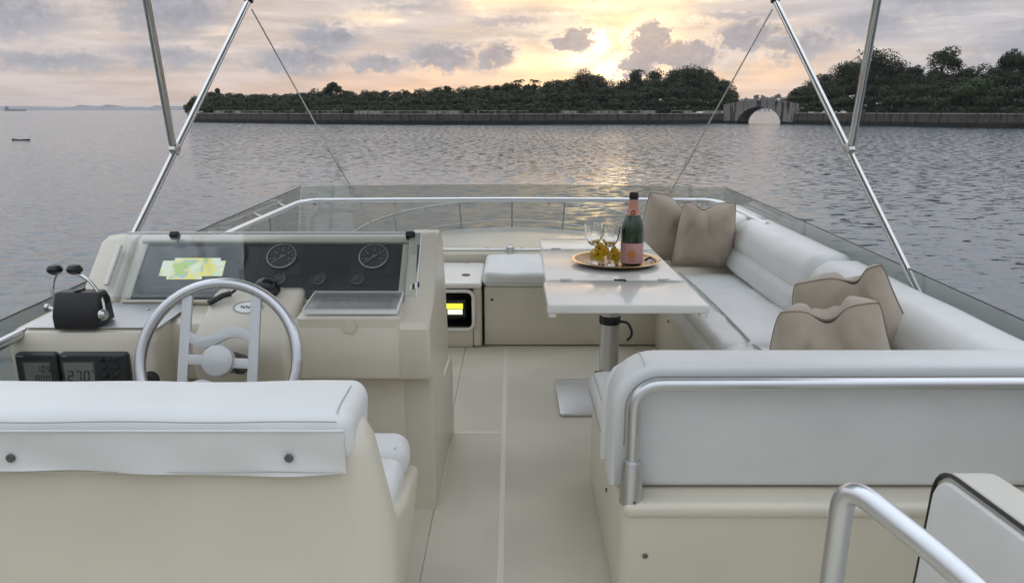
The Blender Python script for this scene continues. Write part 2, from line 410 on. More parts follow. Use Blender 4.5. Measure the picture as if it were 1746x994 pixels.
class MB:
    def __init__(s): s.v, s.f = [], []
    def add(s, vs, fs):
        n = len(s.v)
        s.v += [tuple(v) for v in vs]; s.f += [tuple(i + n for i in f) for f in fs]
        return s
    def box(s, c, size, bev=0.0, seg=2, rot=None):
        bm = bmesh.new(); bmesh.ops.create_cube(bm, size=1.0)
        for v in bm.verts: v.co = Vector((v.co.x * size[0], v.co.y * size[1], v.co.z * size[2]))
        if bev > 0: bmesh.ops.bevel(bm, geom=list(bm.edges), offset=bev, segments=seg, profile=.5, affect='EDGES', clamp_overlap=True)
        return s._bm(bm, c, rot)
    def _bm(s, bm, c=(0, 0, 0), rot=None):
        bm.verts.index_update()
        vs = [(rot @ v.co if rot else v.co) + Vector(c) for v in bm.verts]
        fs = [[v.index for v in f.verts] for f in bm.faces]
        bm.free()
        return s.add(vs, fs)
    def prism(s, pts, axis, a0, a1, bev=0.0, seg=2):
        """extrude a 2-D outline along an axis; x: (y,z)  y: (x,z)  z: (x,y)"""
        bm = bmesh.new()
        mk = {'x': lambda p, a: (a, p[0], p[1]), 'y': lambda p, a: (p[0], a, p[1]), 'z': lambda p, a: (p[0], p[1], a)}[axis]
        A = [bm.verts.new(mk(q, a0)) for q in pts]; B = [bm.verts.new(mk(q, a1)) for q in pts]
        n = len(pts)
        fa = bm.faces.new(A); fb = bm.faces.new(B[::-1])
        for i in range(n): bm.faces.new((A[i], B[i], B[(i + 1) % n], A[(i + 1) % n]))
        bmesh.ops.recalc_face_normals(bm, faces=list(bm.faces))
        if bev > 0:
            ed = set(fa.edges) | set(fb.edges)
            bmesh.ops.bevel(bm, geom=list(ed), offset=bev, segments=seg, profile=.5, affect='EDGES', clamp_overlap=True)
        return s._bm(bm)
    def loft(s, rings, closed=True, cap=True):
        n = len(rings[0]); vs = [p for r in rings for p in r]; fs = []
        for i in range(len(rings) - 1):
            for j in range(n if closed else n - 1):
                k = (j + 1) % n
                fs.append((i * n + j, i * n + k, (i + 1) * n + k, (i + 1) * n + j))
        if cap and closed:
            fs.append(tuple(range(n))[::-1]); fs.append(tuple((len(rings) - 1) * n + j for j in range(n)))
        return s.add(vs, fs)
    def tube(s, path, r, n=10, closed=False, cap=True):
        P = [Vector(p) for p in path]; m = len(P); rr = r if isinstance(r, (list, tuple)) else [r] * m
        rings = []; prev = None
        for i in range(m):
            a = P[i - 1] if (i > 0 or closed) else P[i]; c = P[(i + 1) % m] if (i < m - 1 or closed) else P[i]
            t = (c - a).normalized()
            if prev is None:
                u = t.orthogonal().normalized()
            else:
                u = (prev - t * prev.dot(t))
                u = u.normalized() if u.length > 1e-6 else t.orthogonal().normalized()
            prev = u; w = t.cross(u)
            rings.append([P[i] + (u * math.cos(2 * math.pi * k / n) + w * math.sin(2 * math.pi * k / n)) * rr[i] for k in range(n)])
        if closed: return s.loft(rings + [rings[0]], True, False)
        return s.loft(rings, True, cap)
    def lathe(s, prof, n=24, c=(0, 0, 0), rot=None, ring=False):
        if ring: prof = list(prof) + [prof[0]]
        vs = []; fs = []
        for (r, z) in prof:
            for k in range(n):
                a = 2 * math.pi * k / n; q = r
                v = Vector((q * math.cos(a), q * math.sin(a), z))
                vs.append((rot @ v if rot else v) + Vector(c))
        m = len(prof)
        for i in range(m - 1):
            for k in range(n):
                k2 = (k + 1) % n
                fs.append((i * n + k, i * n + k2, (i + 1) * n + k2, (i + 1) * n + k))
        if ring: return s.add(vs, fs)
        if prof[0][0] > 1e-6: fs.append(tuple(range(n))[::-1])
        if prof[-1][0] > 1e-6: fs.append(tuple((m - 1) * n + k for k in range(n)))
        return s.add(vs, fs)
    def rbox(s, c, h, r, n=(4, 4, 4), seg=4, fn=None, rot=None):
        """rounded box of half sizes h, edge radius r; fn bends each local vertex"""
        r = min(r, min(h) * .999)
        def samples(hh, k):
            e = [r * (1 - math.cos(math.pi / 2 * i / seg)) for i in range(seg + 1)]
            e = [r * i / seg for i in range(seg + 1)]
            lo = [-hh + q for q in e]; hi = [-q for q in lo][::-1]
            a, b_ = lo[-1], hi[0]
            mid = [a + (b_ - a) * i / k for i in range(1, k)] if b_ - a > 1e-6 else []
            out = lo + mid + (hi if b_ - a > 1e-6 else hi[1:])
            return out
        S = [samples(h[i], n[i]) for i in range(3)]
        idx = {}; vs = []; fs = []
        def vert(p):
            key = tuple(round(q, 6) for q in p)
            if key in idx: return idx[key]
            q = Vector([max(-(h[i] - r), min(h[i] - r, p[i])) for i in range(3)])
            dd = Vector(p) - q
            # remap so that rings are evenly spread on the round
            dd = Vector([math.copysign(math.tan(min(abs(x) / r, 1.0) * math.pi / 4) * r, x) if r > 0 else x for x in dd])
            v = q + (dd.normalized() * r if dd.length > 1e-9 else dd)
            if fn: v = Vector(fn(v))
            if rot: v = rot @ v
            idx[key] = len(vs); vs.append(v + Vector(c))
            return idx[key]
        for ax in range(3):
            u, w = [(1, 2), (2, 0), (0, 1)][ax]
            for sg in (-1, 1):
                for i in range(len(S[u]) - 1):
                    for j in range(len(S[w]) - 1):
                        q = []
                        for (a, b_) in ((i, j), (i + 1, j), (i + 1, j + 1), (i, j + 1)):
                            p = [0, 0, 0]; p[ax] = sg * h[ax]; p[u] = S[u][a]; p[w] = S[w][b_]
                            q.append(vert(p))
                        fs.append(q if sg > 0 else q[::-1])
        return s.add(vs, fs)
    def build(s, name, m, parent=None, smooth_ang=40, loc=None):
        me = bpy.data.meshes.new(name)
        off = ORG[parent.name] if parent else (Vector(loc) if loc else Vector((0, 0, 0)))
        me.from_pydata([(v[0] - off.x, v[1] - off.y, v[2] - off.z) for v in s.v], [], s.f)
        bm = bmesh.new(); bm.from_mesh(me)
        bmesh.ops.recalc_face_normals(bm, faces=list(bm.faces)); bm.to_mesh(me); bm.free()
        me.polygons.foreach_set('use_smooth', [True] * len(me.polygons))
        me.set_sharp_from_angle(angle=R(smooth_ang))
        me.materials.append(MATS[m])
        o = link(bpy.data.objects.new(name, me))
        if parent: o.parent = parent
        elif loc: o.location = off
        ORG[o.name] = off
        return o

def arc(c, r, a0, a1, n, plane='yz'):
    out = []
    for i in range(n + 1):
        a = R(a0 + (a1 - a0) * i / n)
        out.append((c[0] + r * math.cos(a), c[1] + r * math.sin(a)))
    return out

def bend(points, rad, n=6):
    """polyline with its corners rounded"""
    P = [Vector(p) for p in points]; out = [P[0]]
    for i in range(1, len(P) - 1):
        a, b_, c = P[i - 1], P[i], P[i + 1]
        r_ = min(rad, (a - b_).length * .48, (c - b_).length * .48)
        p0 = b_ + (a - b_).normalized() * r_; p1 = b_ + (c - b_).normalized() * r_
        for k in range(n + 1):
            t = k / n
            out.append(p0 * (1 - t) ** 2 + b_ * 2 * t * (1 - t) + p1 * t * t)
    out.append(P[-1])
    return out

def screw(parent, c, r=.006, nrm=(0, -1, 0), m='print_dark', name='screw'):
    q = Vector(nrm).to_track_quat('Z', 'Y').to_matrix()
    return MB().lathe([(r, 0), (r, r * .35), (r * .6, r * .55), (0, r * .5)], 10, c, q).build(name, m, parent)

# ------------------------------------------------------------------ water and the yacht
wm = MB(); S_ = 9000.0
wm.add([(-S_, -2000, WATER_Z), (S_, -2000, WATER_Z), (S_, 2 * S_, WATER_Z), (-S_, 2 * S_, WATER_Z)], [(0, 1, 2, 3)])
water = wm.build('water', 'water'); tag(water, kind='structure')

yacht = thing('motor_yacht', (0, 1.5, WATER_Z), 'cream motor yacht whose open upper deck fills the foreground', 'yacht')
# hull and superstructure below the upper deck
def ring(y, hw, zk, zt, fl):
    return [(-hw, y, zt), (-hw * fl, y, (zt + zk) / 2), (-hw * .45, y, zk), (0, y, zk - .15), (hw * .45, y, zk), (hw * fl, y, (zt + zk) / 2), (hw, y, zt), (0, y, zt + .03)]
hull = MB().loft([ring(-5, 2.3, -3.6, -1.25, .97), ring(0, 2.45, -3.7, -1.2, .96), ring(5, 2.35, -3.7, -1.0, .93), ring(8.2, 1.75, -3.5, -.75, .82), ring(10.2, .9, -3.3, -.64, .6), ring(11.4, .12, -3.0, -.6, .5)])
hull.build('hull', 'hull_white', yacht)
def cring(y, hw, zb, zt):
    return [(-hw - .25, y, zb), (-hw, y, zt), (hw, y, zt), (hw + .25, y, zb)]
MB().loft([cring(-4, 1.75, -1.3, -.02), cring(4.9, 1.72, -1.2, -.02), cring(5.0, 1.6, -1.1, -.10), cring(5.3, 1.5, -1.05, -.12)]).build('cabin', 'hull_white', yacht)
# deck floor with a raised non-skid covering in panels; the smooth joints stay below them
fl = MB().box((0, 1.4, -.012), (3.28, 7.0, .02)).build('deck_floor', 'gelcoat', yacht)
def panel(x0, x1, y0, y1):
    return MB().box(((x0 + x1) / 2, (y0 + y1) / 2, .002), (x1 - x0, y1 - y0, .008), .003, 1).build('floor_panel', 'nonslip', fl)
panel(-.2815, -.044, -1.6, 3.038)
panel(-.2815, -.044, 3.058, 4.27)
panel(-.028, 1.55, -1.6, 4.27)
panel(-1.55, -.282, -1.6, 4.27)
def strip(x0, x1, y0, y1):                 # smooth pale joints lapping over the edges of the non-skid
    return MB().box(((x0 + x1) / 2, (y0 + y1) / 2, .0010), (x1 - x0, y1 - y0, .0122), .0008, 1).build('joint_strip', 'joint', fl)
strip(-.047, -.025, -1.6, 4.27); strip(-.262, -.0475, 3.035, 3.061); strip(-.284, -.2625, 2.48, 3.061)
# side walls (coaming) round the deck: outboard face, top rim
SHEER = lambda y: .44 + .012 * (y - 2.0)
for sg, nm in ((-1, 'port'), (1, 'starboard')):
    rings = []
    for y in (-1.8, 0, 1.5, 3.0, 4.2, 4.9, 5.1):
        xi = 1.60 - .035 * max(0, y - 2.2) / 2.9
        zt = SHEER(y)
        rings.append([(sg * xi, y, 0), (sg * xi, y, zt - .03), (sg * (xi + .03), y, zt), (sg * (xi + .13), y, zt), (sg * (xi + .17), y, zt - .05), (sg * (xi + .22), y, -.25), (sg * (xi + .1), y, -.3)])
    MB().loft(rings).build('coaming', 'gelcoat', yacht)
# front wall and ledge under the windscreen
MB().prism([(4.9, 0), (4.9, .455), (4.915, .475), (4.99, .478), (5.0, .46), (5.10, .46), (5.14, .36), (5.14, -.1)], 'x', -1.57, 1.57).build('front_wall', 'gelcoat', yacht, 25)
MB().box((0, 4.955, .483), (3.1, .075, .012), .005, 2).build('ledge_trim', 'gelcoat_white', yacht)
for px in (832, 890, 1003): screw(yacht, (at(px, 430, Y=4.93).x, 4.95, .489), .007, (0, 0, 1))
lat = MB().lathe([(.022, 0), (.026, .006), (.026, .014), (.018, .02), (.012, .03), (0, .032)], 20, (-.012, 4.93, .489)).box((-.012, 4.905, .475), (.03, .012, .05), .004).build('latch', 'stainless_dull', yacht)
# cabin brow ahead of the windscreen
rings = []
for (y, zc, hw) in ((5.13, .40, 1.62), (5.6, .40, 1.58), (6.3, .375, 1.48), (6.9, .33, 1.32), (7.4, .22, 1.1), (7.8, .02, .95), (8.3, -.55, .8)):
    rg = []
    for k in range(17):
        u = -1 + k / 8
        rg.append((u * hw, y - .35 * u * u, zc - .10 * u * u - .25 * max(0, abs(u) - .8) / .2))
    rg += [(hw, y - .35, zc - 1.3), (-hw, y - .35, zc - 1.3)]
    rings.append(rg)
MB().loft(rings).build('cabin_brow', 'gelcoat_white', yacht, 60)
# bow rail
def bowpath(z0, k=1.0):
    pts = []
    for i in range(25):
        a = R(-100 + 200 * i / 24)
        pts.append((1.85 * k * math.sin(a) * 1.0, 8.3 + 2.95 * math.cos(a), z0 - .10 * (1 - math.cos(a)) * .6))
    return pts
br = MB().tube(bowpath(.075), .014, 8).build('bow_rail', 'stainless_dull', yacht)
MB().tube(bowpath(-.24, .98), .010, 8).build('lower_rail', 'stainless_dull', br)
bp = bowpath(.075); bl = bowpath(-.62, .94)
for i in (1, 5, 9, 12, 15, 19, 23): MB().tube([bl[i], bp[i]], .012, 8).build('stanchion', 'stainless_dull', br)

# windscreen: tinted panels, from the front corners back along both sides
WTOP = {}
def wpt(sg, y, top):
    """screen line along the sides: runs in plan from (1.62, 2.2) to (1.50, 5.1)"""
    k = (y - 2.2) / 2.9
    x = 1.62 - .12 * k
    if top: return (sg * (x + .01), y, .748 + .128 * k if y > 1 else .70)
    return (sg * (x + .055), y, SHEER(y) - .02)
ws = []
TH = .008
def sheet(name, quad, m='tinted', parent=yacht):
    a = [Vector(q) for q in quad]
    nrm = (a[1] - a[0]).cross(a[3] - a[0]).normalized() * TH
    return MB().add(a + [q + nrm for q in a], [(0, 1, 2, 3), (7, 6, 5, 4), (0, 4, 5, 1), (1, 5, 6, 2), (2, 6, 7, 3), (3, 7, 4, 0)]).build(name, m, parent, 20)
FT = [at(515, 318, Y=5.20), at(700, 315, Y=5.25), at(873, 314, Y=5.265), at(1050, 315, Y=5.25), at(1236, 320, Y=5.20)]
FB = [Vector((-1.47, 5.02, .455)), Vector((-.72, 5.055, .455)), Vector((0, 5.065, .455)), Vector((.72, 5.055, .455)), Vector((1.47, 5.02, .455))]
front_panes = []
fb = Vector((0, -TH, 0))
MB().loft([[FB[i], FT[i], FT[i] + fb, FB[i] + fb] for i in range(5)]).build('windscreen', 'tinted', yacht, 30)
for sg in (-1, 1):
    ys = [5.0, 3.9, 2.8, 1.6, .2]
    # corner piece
    c = 0 if sg < 0 else 4
    for i in range(len(ys) - 1):
        a0, a1 = ys[i], ys[i + 1] + .006
        b0, b1 = wpt(sg, a0, 0), wpt(sg, a1, 0); t0, t1 = wpt(sg, a0, 1), wpt(sg, a1, 1)
        if i == 0: b0 = FB[c] + Vector((sg * .006, -.01, 0)); t0 = FT[c] + Vector((sg * .006, -.006, 0))
        p_ = sheet('windscreen', (b0, b1, t1, t0))
        MB().tube([Vector(t0), Vector(t1)], .0032, 6).build('edge_trim', 'print_dark', p_)
# handrail inside the screen, with its brackets
HZ = lambda y: .60 + .070 * (y - 2.2)
rail_pts = [(-1.55, .3, .62), (-1.55, 2.13, .713), (-1.49, 3.93, .772), (-1.425, 5.04, .800), (0, 5.08, .803), (1.40, 5.04, .800), (1.46, 4.2, .76)]
hr = MB().tube(bend(rail_pts, .16, 6), .0175, 12).build('handrail', 'aluminium', yacht)
for px in (537, 674, 806, 936, 1068, 1205):
    q = at(px, 341, Y=5.075)
    MB().tube([q + Vector((0, 0, -.012)), (q.x, q.y + .075, q.z + .0)], .010, 8).lathe([(.016, 0), (.016, .008), (0, .01)], 12, (q.x, q.y - .004, q.z - .022), Matrix.Rotation(R(90), 3, 'X')).build('bracket', 'stainless_dull', hr)
def railx(y):
    k = (y - 2.13) / 1.8
    return (-1.55 + .06 * k, .713 + .059 * k) if y < 3.93 else (-1.49 + .065 * (y - 3.93) / 1.11, .772 + .028 * (y - 3.93) / 1.11)
for y in (4.75, 4.35, 3.75, 3.1, 2.45, 1.7):
    x, z = railx(y)
    MB().tube([(x, y, z), (x - .06, y, z + .02)], .007, 8).lathe([(.014, 0), (.014, .01), (0, .012)], 10, (x - .05, y, z + .018), Matrix.Rotation(R(-90), 3, 'Y')).build('bracket', 'stainless_dull', hr)
for y in (4.45, 3.0, 2.0):
    x, z = railx(y)
    MB().tube([(x - .01, y, .42), (x, y, z)], .010, 8).build('stanchion', 'stainless_dull', hr)

# ------------------------------------------------------------------ folding frame of the sun awning
bim = thing('awning_frame', (0, 2.9, .45), 'stainless tube frame of the sun awning with wire stays', 'awning frame')
for sg in (-1, 1):
    base = Vector((sg * 1.615, 2.80, .66)); joint = Vector((sg * 1.543, 3.44, 1.228)); top = Vector((sg * 1.45, 4.34, 1.99))
    MB().tube([base, top], .0155, 14).build('main_tube', 'stainless', bim)
    MB().tube([joint + Vector((sg * .004, -.01, .02)), Vector((sg * 1.407, 2.985, 2.1))], .0165, 14).build('rear_tube', 'stainless', bim)
    j = MB().box(joint + Vector((0, .0, .0)), (.036, .05, .05), .008, 2, Matrix.Rotation(R(-40), 3, 'X'))
    j.build('hinge', 'stainless_dull', bim)
    MB().box(top + Vector((0, -.004, .006)), (.044, .044, .05), .01, 2).build('end_fitting', 'black_plastic', bim)
    MB().box((sg * 1.63, 2.74, .60), (.03, .06, .16), .01, 2).build('deck_mount', 'stainless_dull', bim)
    # wire stay to the cabin top
    a = top + Vector((sg * -.004, .015, -.045)); e = Vector((sg * 1.0, 5.62, .40))
    MB().tube([a, e], .0045, 8).build('stay_wire', 'stainless_dull', bim)
    q0, q1 = a.lerp(e, .50), a.lerp(e, .62)
    tb = MB().tube([q0, q0.lerp(q1, .12), q0.lerp(q1, .2), q0.lerp(q1, .8), q0.lerp(q1, .88), q1], [.006, .008, .0105, .0105, .008, .006], 10).build('turnbuckle', 'stainless_dull', bim)
    MB().lathe([(.03, 0), (.03, .008), (.012, .02), (0, .02)], 14, (sg * 1.0, 5.62, .365)).build('stay_foot', 'stainless_dull', bim)
MB().tube(bend([(-1.45, 4.34, 2.0), (-1.40, 4.36, 2.10), (1.40, 4.36, 2.10), (1.45, 4.34, 2.0)], .1), .0155, 12).build('front_bow', 'stainless', bim)
vs, fs = [], []
for i in range(15):
    y = 4.38 - 2.45 * i / 14
    for j in range(21):
        u = j / 10 - 1
        vs.append((u * 1.42, y, 2.135 + .10 * (1 - u * u) + .07 * math.sin(math.pi * i / 14) - .02 * math.cos(math.pi * i / 3.5) - .05 * max(0, abs(u) - .9) * 10))
for i in range(14):
    for j in range(20): fs.append((i * 21 + j, i * 21 + j + 1, i * 21 + j + 22, i * 21 + j + 21))
n0 = len(vs); vs += [(x, y, z + .004) for (x, y, z) in vs]; fs += [tuple(n0 + k for k in f[::-1]) for f in fs]
MB().add(vs, fs).build('canopy', 'canopy', bim, 60)
for sg in (-1, 1):
    MB().tube([(sg * 1.66, .25, .40), (sg * 1.41, 1.95, 2.10)], .0155, 12).build('aft_tube', 'stainless', bim)
MB().tube(bend([(-1.41, 1.95, 2.1), (-1.36, 1.94, 2.13), (1.36, 1.94, 2.13), (1.41, 1.95, 2.1)], .05), .0155, 12).build('aft_bow', 'stainless', bim)
MB().tube(bend([(-1.407, 2.985, 2.1), (-1.36, 2.95, 2.14), (1.36, 2.95, 2.14), (1.407, 2.985, 2.1)], .1), .0155, 12).build('rear_bow', 'stainless', bim)

# ------------------------------------------------------------------ settee: front bench, starboard run and aft run
st = thing('settee', (.9, 3.4, 0), 'white vinyl settee wrapped round the table along the starboard side', 'settee')
sb = MB()
sb.prism([(.87, 2.62), (.87, 4.31), (-.165, 4.31), (-.165, 4.895), (1.55, 4.895), (1.59, 2.62)], 'z', .004, .372, .012, 3)
sb.build('base', 'gelcoat', st, 30)
# the aft run has its own moulded box
MB().rbox((.965, 2.215, .18), (.665, .405, .176), .035, (4, 4, 3), 4).build('base', 'gelcoat', st)
MB().rbox((.965, 1.89, .340), (.662, .088, .024), .022, (4, 2, 2), 5).build('base_ledge', 'gelcoat', st)
for (px, py) in ((839, 511), (1154, 569)):
    pass
screw(st, at(839, 511, Y=4.309), .009, (0, -1, 0))
screw(st, (.869, 3.95, .26), .009, (-1, 0, 0))
screw(st, at(1100, 947, Y=1.809), .0075, (0, -1, 0))
screw(st, (.299, 2.12, .235), .007, (-1, 0, 0))
# seat cushions
def puff(amt, hx, hy, hz):
    def fn(v):
        k = max(0, 1 - (v.x / hx) ** 2) * max(0, 1 - (v.y / hy) ** 2)
        w = mnoise.noise(Vector((v.x * 5.1 + hx * 7, v.y * 5.1, v.z * 3))) * .010 + mnoise.noise(Vector((v.x * 13 + hx * 7, v.y * 13, v.z * 3))) * .004
        return (v.x, v.y, v.z + (amt * k + w if v.z > 0 else 0))
    return fn
def loop_on(o_parent, pts, r=.0035, m='seam', name='seam'):
    return MB().tube(pts, r * .6, 6).build(name, m, o_parent)
fc = MB().rbox((.40, 4.585, .419), (.575, .305, .046), .036, (14, 10, 2), 4, puff(.012, .575, .305, .046)).build('seat_cushion', 'vinyl', st)
loop_on(fc, [(-.168 + .575 * 2 * i / 12 * .97, 4.2805, .402) for i in range(13)], .003)
loop_on(fc, [(-.178, 4.30 + .56 * i / 8, .402) for i in range(9)], .003)
# starboard seat: a broad cushion with a soft front edge and a piped line on top
def sseat(y0, y1):
    hx, hy = .245, (y1 - y0) / 2
    c = MB().rbox((1.105, (y0 + y1) / 2, .418), (hx, hy, .046), .04, (8, 16, 2), 4, puff(.014, hx, hy, .046)).build('seat_cushion', 'vinyl', st)
    return c
s1 = sseat(2.625, 2.90); s2 = sseat(2.905, 4.275)
loop_on(s2, [(.985, 2.93 + 1.32 * i / 20, .4725 + .010 * (1 - (2 * i / 20 - 1) ** 2)) for i in range(21)], .008)
loop_on(s1, [(.985, 2.65 + .23 * i / 5, .4705 + .009 * (1 - (2 * i / 5 - 1) ** 2)) for i in range(6)], .007)
a1 = MB().rbox((.94, 2.335, .416), (.655, .285, .046), .042, (14, 8, 2), 4, puff(.012, .655, .285, .046)).build('seat_cushion', 'vinyl', st)
loop_on(a1, [(.2835, 2.10 + .47 * i / 8, .40) for i in range(9)], .003)
loop_on(a1, [(.300, 2.10 + .47 * i / 8, .4555) for i in range(9)], .003)
# rolled front apron of the starboard seat
MB().rbox((.90, 3.45, .375), (.05, .82, .085), .045, (2, 10, 2), 4, lambda v: (v.x + (.09 if v.z > 0 else 0) * (v.z / .085) * .5 - .0, v.y, v.z)).build('seat_apron', 'vinyl', st)
# backrests along starboard: upper and lower rolls
def broll(y0, y1, xc, zc, hx, hz, name, m='vinyl_side', lean=.30):
    hy = (y1 - y0) / 2; ym = (y0 + y1) / 2
    def fn(v):
        y = ym + v.y
        k = (y - 2.1) / 2.85
        endk = max(0, 1 - (v.y / hy) ** 2) ** .5 if abs(v.y) < hy else 0
        w = mnoise.noise(Vector((v.x * 6, y * 4.0, v.z * 6))) * .006
        return (v.x + lean * v.z - .085 * k + (-.012 * endk if v.x < 0 else 0) + w, v.y, v.z + .085 * k + w * .4)
    return MB().rbox((xc, ym, zc), (hx, hy, hz), min(hx, hz) * .82, (3, 14, 3), 6, fn).build(name, m, st)
SP = (1.93, 3.335, 4.41, 4.965)
for i in range(3):
    y0, y1 = SP[i] + .002, SP[i + 1] - .002
    u = broll(y0, y1, 1.505, .612, .115, .095, 'backrest_roll', 'vinyl')
    l = broll(y0 + .004, y1 - .004, 1.452, .485, .10, .075, 'backrest_panel')
MB().rbox((1.60, 3.45, .50), (.03, 1.5, .17), .02, (2, 8, 2), 3, lambda v: (v.x - .04 * (v.y + 1.5) / 3.0, v.y, v.z + .03 * v.y)).build('back_board', 'gelcoat', st)
# aft backrest: upright padded panel with a rounded end
pts = [(.277, .3665), (1.625, .3665), (1.625, .735)] + arc((.405, .607), .128, 90, 180, 10)
ab = MB().prism(pts, 'y', 1.885, 2.035, .030, 5).build('aft_backrest', 'vinyl_side', st, 50)
pth = [(.2795, 1.886, .40)] + [(x, 1.886, z) for (x, z) in arc((.405, .607), .1255, 180, 90, 12)] + [(1.62, 1.886, .7325)]
# edge seams that follow the rounded end
def inset_path(d, y, z0=.40, x1=1.6):
    return [(.277 + d, y, z0)] + [(x, y, z) for (x, z) in arc((.405, .607), .128 - d, 180, 90, 12)] + [(x1, y, .735 - d)]
loop_on(ab, inset_path(.032, 1.8838, .50), .0030)
loop_on(ab, [(.360, 1.90 + .12 * i / 6, .7272 + (.006 if 0 < i < 6 else 0)) for i in range(7)], .002)
MB().prism([(.268, .376), (.268, .60), (.30, .66), (.36, .70), (.36, .376)], 'y', 2.03, 2.09, .02, 4).build('end_pad', 'vinyl', st)
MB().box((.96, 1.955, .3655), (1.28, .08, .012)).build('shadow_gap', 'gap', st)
# tubular grab rail round the aft backrest
gp = bend([(.328, 1.845, .345), (.328, 1.845, .692), (1.56, 1.845, .697), (1.56, 1.845, .345)], .075, 10)
gr = MB().tube(gp, .0175, 16).build('grab_rail', 'aluminium', st)
MB().lathe([(.034, 0), (.034, .004), (.030, .05), (.0255, .118), (.024, .122), (.018, .124)], 24, (.328, 1.845, .352)).build('sleeve', 'aluminium', gr)
MB().lathe([(.034, 0), (.034, .004), (.030, .05), (.0255, .118), (.024, .122), (.018, .124)], 24, (1.56, 1.845, .352)).build('sleeve', 'aluminium', gr)
screw(gr, (.332, 1.8115, .366), .004)

# ------------------------------------------------------------------ locker at the front, port side
lk = thing('deck_locker', (-.8, 4.55, 0), 'cream deck locker with white lid and open black compartment beside the front bench', 'locker')
LX = -.182
# shell round the compartment opening  (x -.62..-.235, z .135.. .35)
ox0, ox1, oz0, oz1 = -.66, -.235, .125, .352
MB().box(((-1.54 + ox0) / 2, 4.52, .19), (ox0 + 1.54, .5, .372), .01).build('shell', 'gelcoat', lk)
MB().rbox(((ox1 + LX) / 2, 4.52, .19), ((LX - ox1) / 2, .25, .186), .02, (2, 3, 3), 3).build('shell', 'gelcoat', lk)
MB().box(((ox0 + ox1) / 2, 4.52, oz0 / 2 + .002), (ox1 - ox0, .498, oz0 - .004), .006).build('shell', 'gelcoat', lk)
MB().box(((ox0 + ox1) / 2, 4.70, .24), (ox1 - ox0 - .004, .02, .225)).build('compartment_back', 'black_plastic', lk)
for (c, s_) in ((((ox0 + ox1) / 2, 4.49, oz0 + .004), (ox1 - ox0 - .004, .40, .008)), ((ox1 - .005, 4.49, .24), (.008, .40, .22)), (((ox0 + ox1) / 2, 4.49, .357), (ox1 - ox0, .4, .006))):
    MB().box(c, s_).build('compartment_lining', 'black_plastic', lk)
# rounded frame round the opening
fr = bend([(ox0, 4.262, oz1 + .005), (ox1 + .006, 4.262, oz1 + .005), (ox1 + .006, 4.262, oz0 - .006), (ox0, 4.262, oz0 - .006)], .05, 6)
MB().tube(fr, .011, 8).build('opening_trim', 'gelcoat_white', lk)
scr = MB().box((-.352, 4.345, .222), (.15, .02, .125), .006, 2).build('display', 'black_gloss', lk)
MB().box((-.352, 4.3335, .245), (.108, .002, .034)).build('screen', 'screen_yellow', scr)
MB().box((-.346, 4.3335, .209), (.090, .002, .030)).build('screen', 'screen_white', scr)
MB().rbox((-.845, 4.55, .392), (.665, .305, .018), .016, (8, 4, 2), 4).build('lid', 'gelcoat_white', lk)
MB().lathe([(.026, 0), (.026, .004), (.0, .0045)], 20, (-.285, 4.46, .4095)).build('finger_hole', 'black_plastic', lk)
screw(lk, (-.30, 4.80, .4095), .006, (0, 0, 1)); screw(lk, at(751, 591, Y=4.268), .008)

# ------------------------------------------------------------------ table with two hinged leaves
TZ = .68
tb = thing('folding_table', (.44, 3.47, 0), 'white folding table on an aluminium pedestal carrying the tray', 'table')
TX0, TX1 = .135, .752
def leaf(name, y0, y1, corners, z=TZ, TX0=TX0):
    rr = .045
    pts = []
    for (cx, cy, a0, on) in ((TX1, y1, 0, corners[1]), (TX0, y1, 90, corners[0]), (TX0, y0, 180, corners[2]), (TX1, y0, 270, corners[3])):
        if on:
            sx, sy = (-1 if cx == TX1 else 1), (-1 if cy == y1 else 1)
            pts += arc((cx + sx * rr, cy + sy * rr), rr, a0, a0 + 90, 6)
        else: pts.append((cx, cy))
    return MB().prism(pts, 'z', z - .034, z, .007, 3).build(name, 'gelcoat_white', tb, 30)
lf = leaf('front_leaf', 2.715, 3.140, (1, 1, 0, 0))
lm = leaf('table_top', 3.145, 3.890, (0, 1, 0, 0), TZ, .148)
lr = leaf('rear_leaf', 3.895, 4.225, (0, 1, 0, 0), TZ, .160)
for x in (.155, .735):           # down-turned lips under the front leaf
    MB().box((x, 2.90, TZ - .042), (.03, .36, .02), .006).build('edge_lip', 'gelcoat_white', lf)
for (x, y) in ((.235, 3.1425), (.665, 3.1425), (.235, 3.8925), (.665, 3.8925)):
    MB().box((x, y, TZ + .0012), (.05, .034, .0032), .0012, 1).tube([(x - .025, y, TZ + .003), (x + .025, y, TZ + .003)], .003, 8).build('hinge', 'stainless_dull', tb)
MB().box((.468, 3.135, TZ + .003), (.05, .008, .006), .002).box((.49, 3.125, TZ + .003), (.01, .022, .006), .002).build('catch', 'rubber', tb)
MB().box((.665, 3.92, TZ + .003), (.05, .006, .005), .001).build('catch', 'rubber', tb)
MB().lathe([(.047, .10), (.047, TZ - .06)], 28, (.475, 3.45, 0)).build('pedestal', 'aluminium', tb)
MB().lathe([(.085, .018), (.083, .024), (.050, .115), (.0485, .117)], 28, (.475, 3.45, 0)).build('pedestal_foot', 'aluminium', tb)
MB().lathe([(.05, TZ - .075), (.05, TZ - .05), (.09, TZ - .045), (.09, TZ - .035)], 24, (.475, 3.45, 0)).build('pedestal_head', 'rubber', tb)
MB().box((.475, 3.455, .015), (.50, .47, .018), .007, 2).build('base_plate', 'plate_metal', tb)
MB().lathe([(.012, 0), (.012, .02), (0, .022)], 12, (.428, 3.43, .145), Matrix.Rotation(R(-90), 3, 'Y')).build('knob', 'rubber', tb)
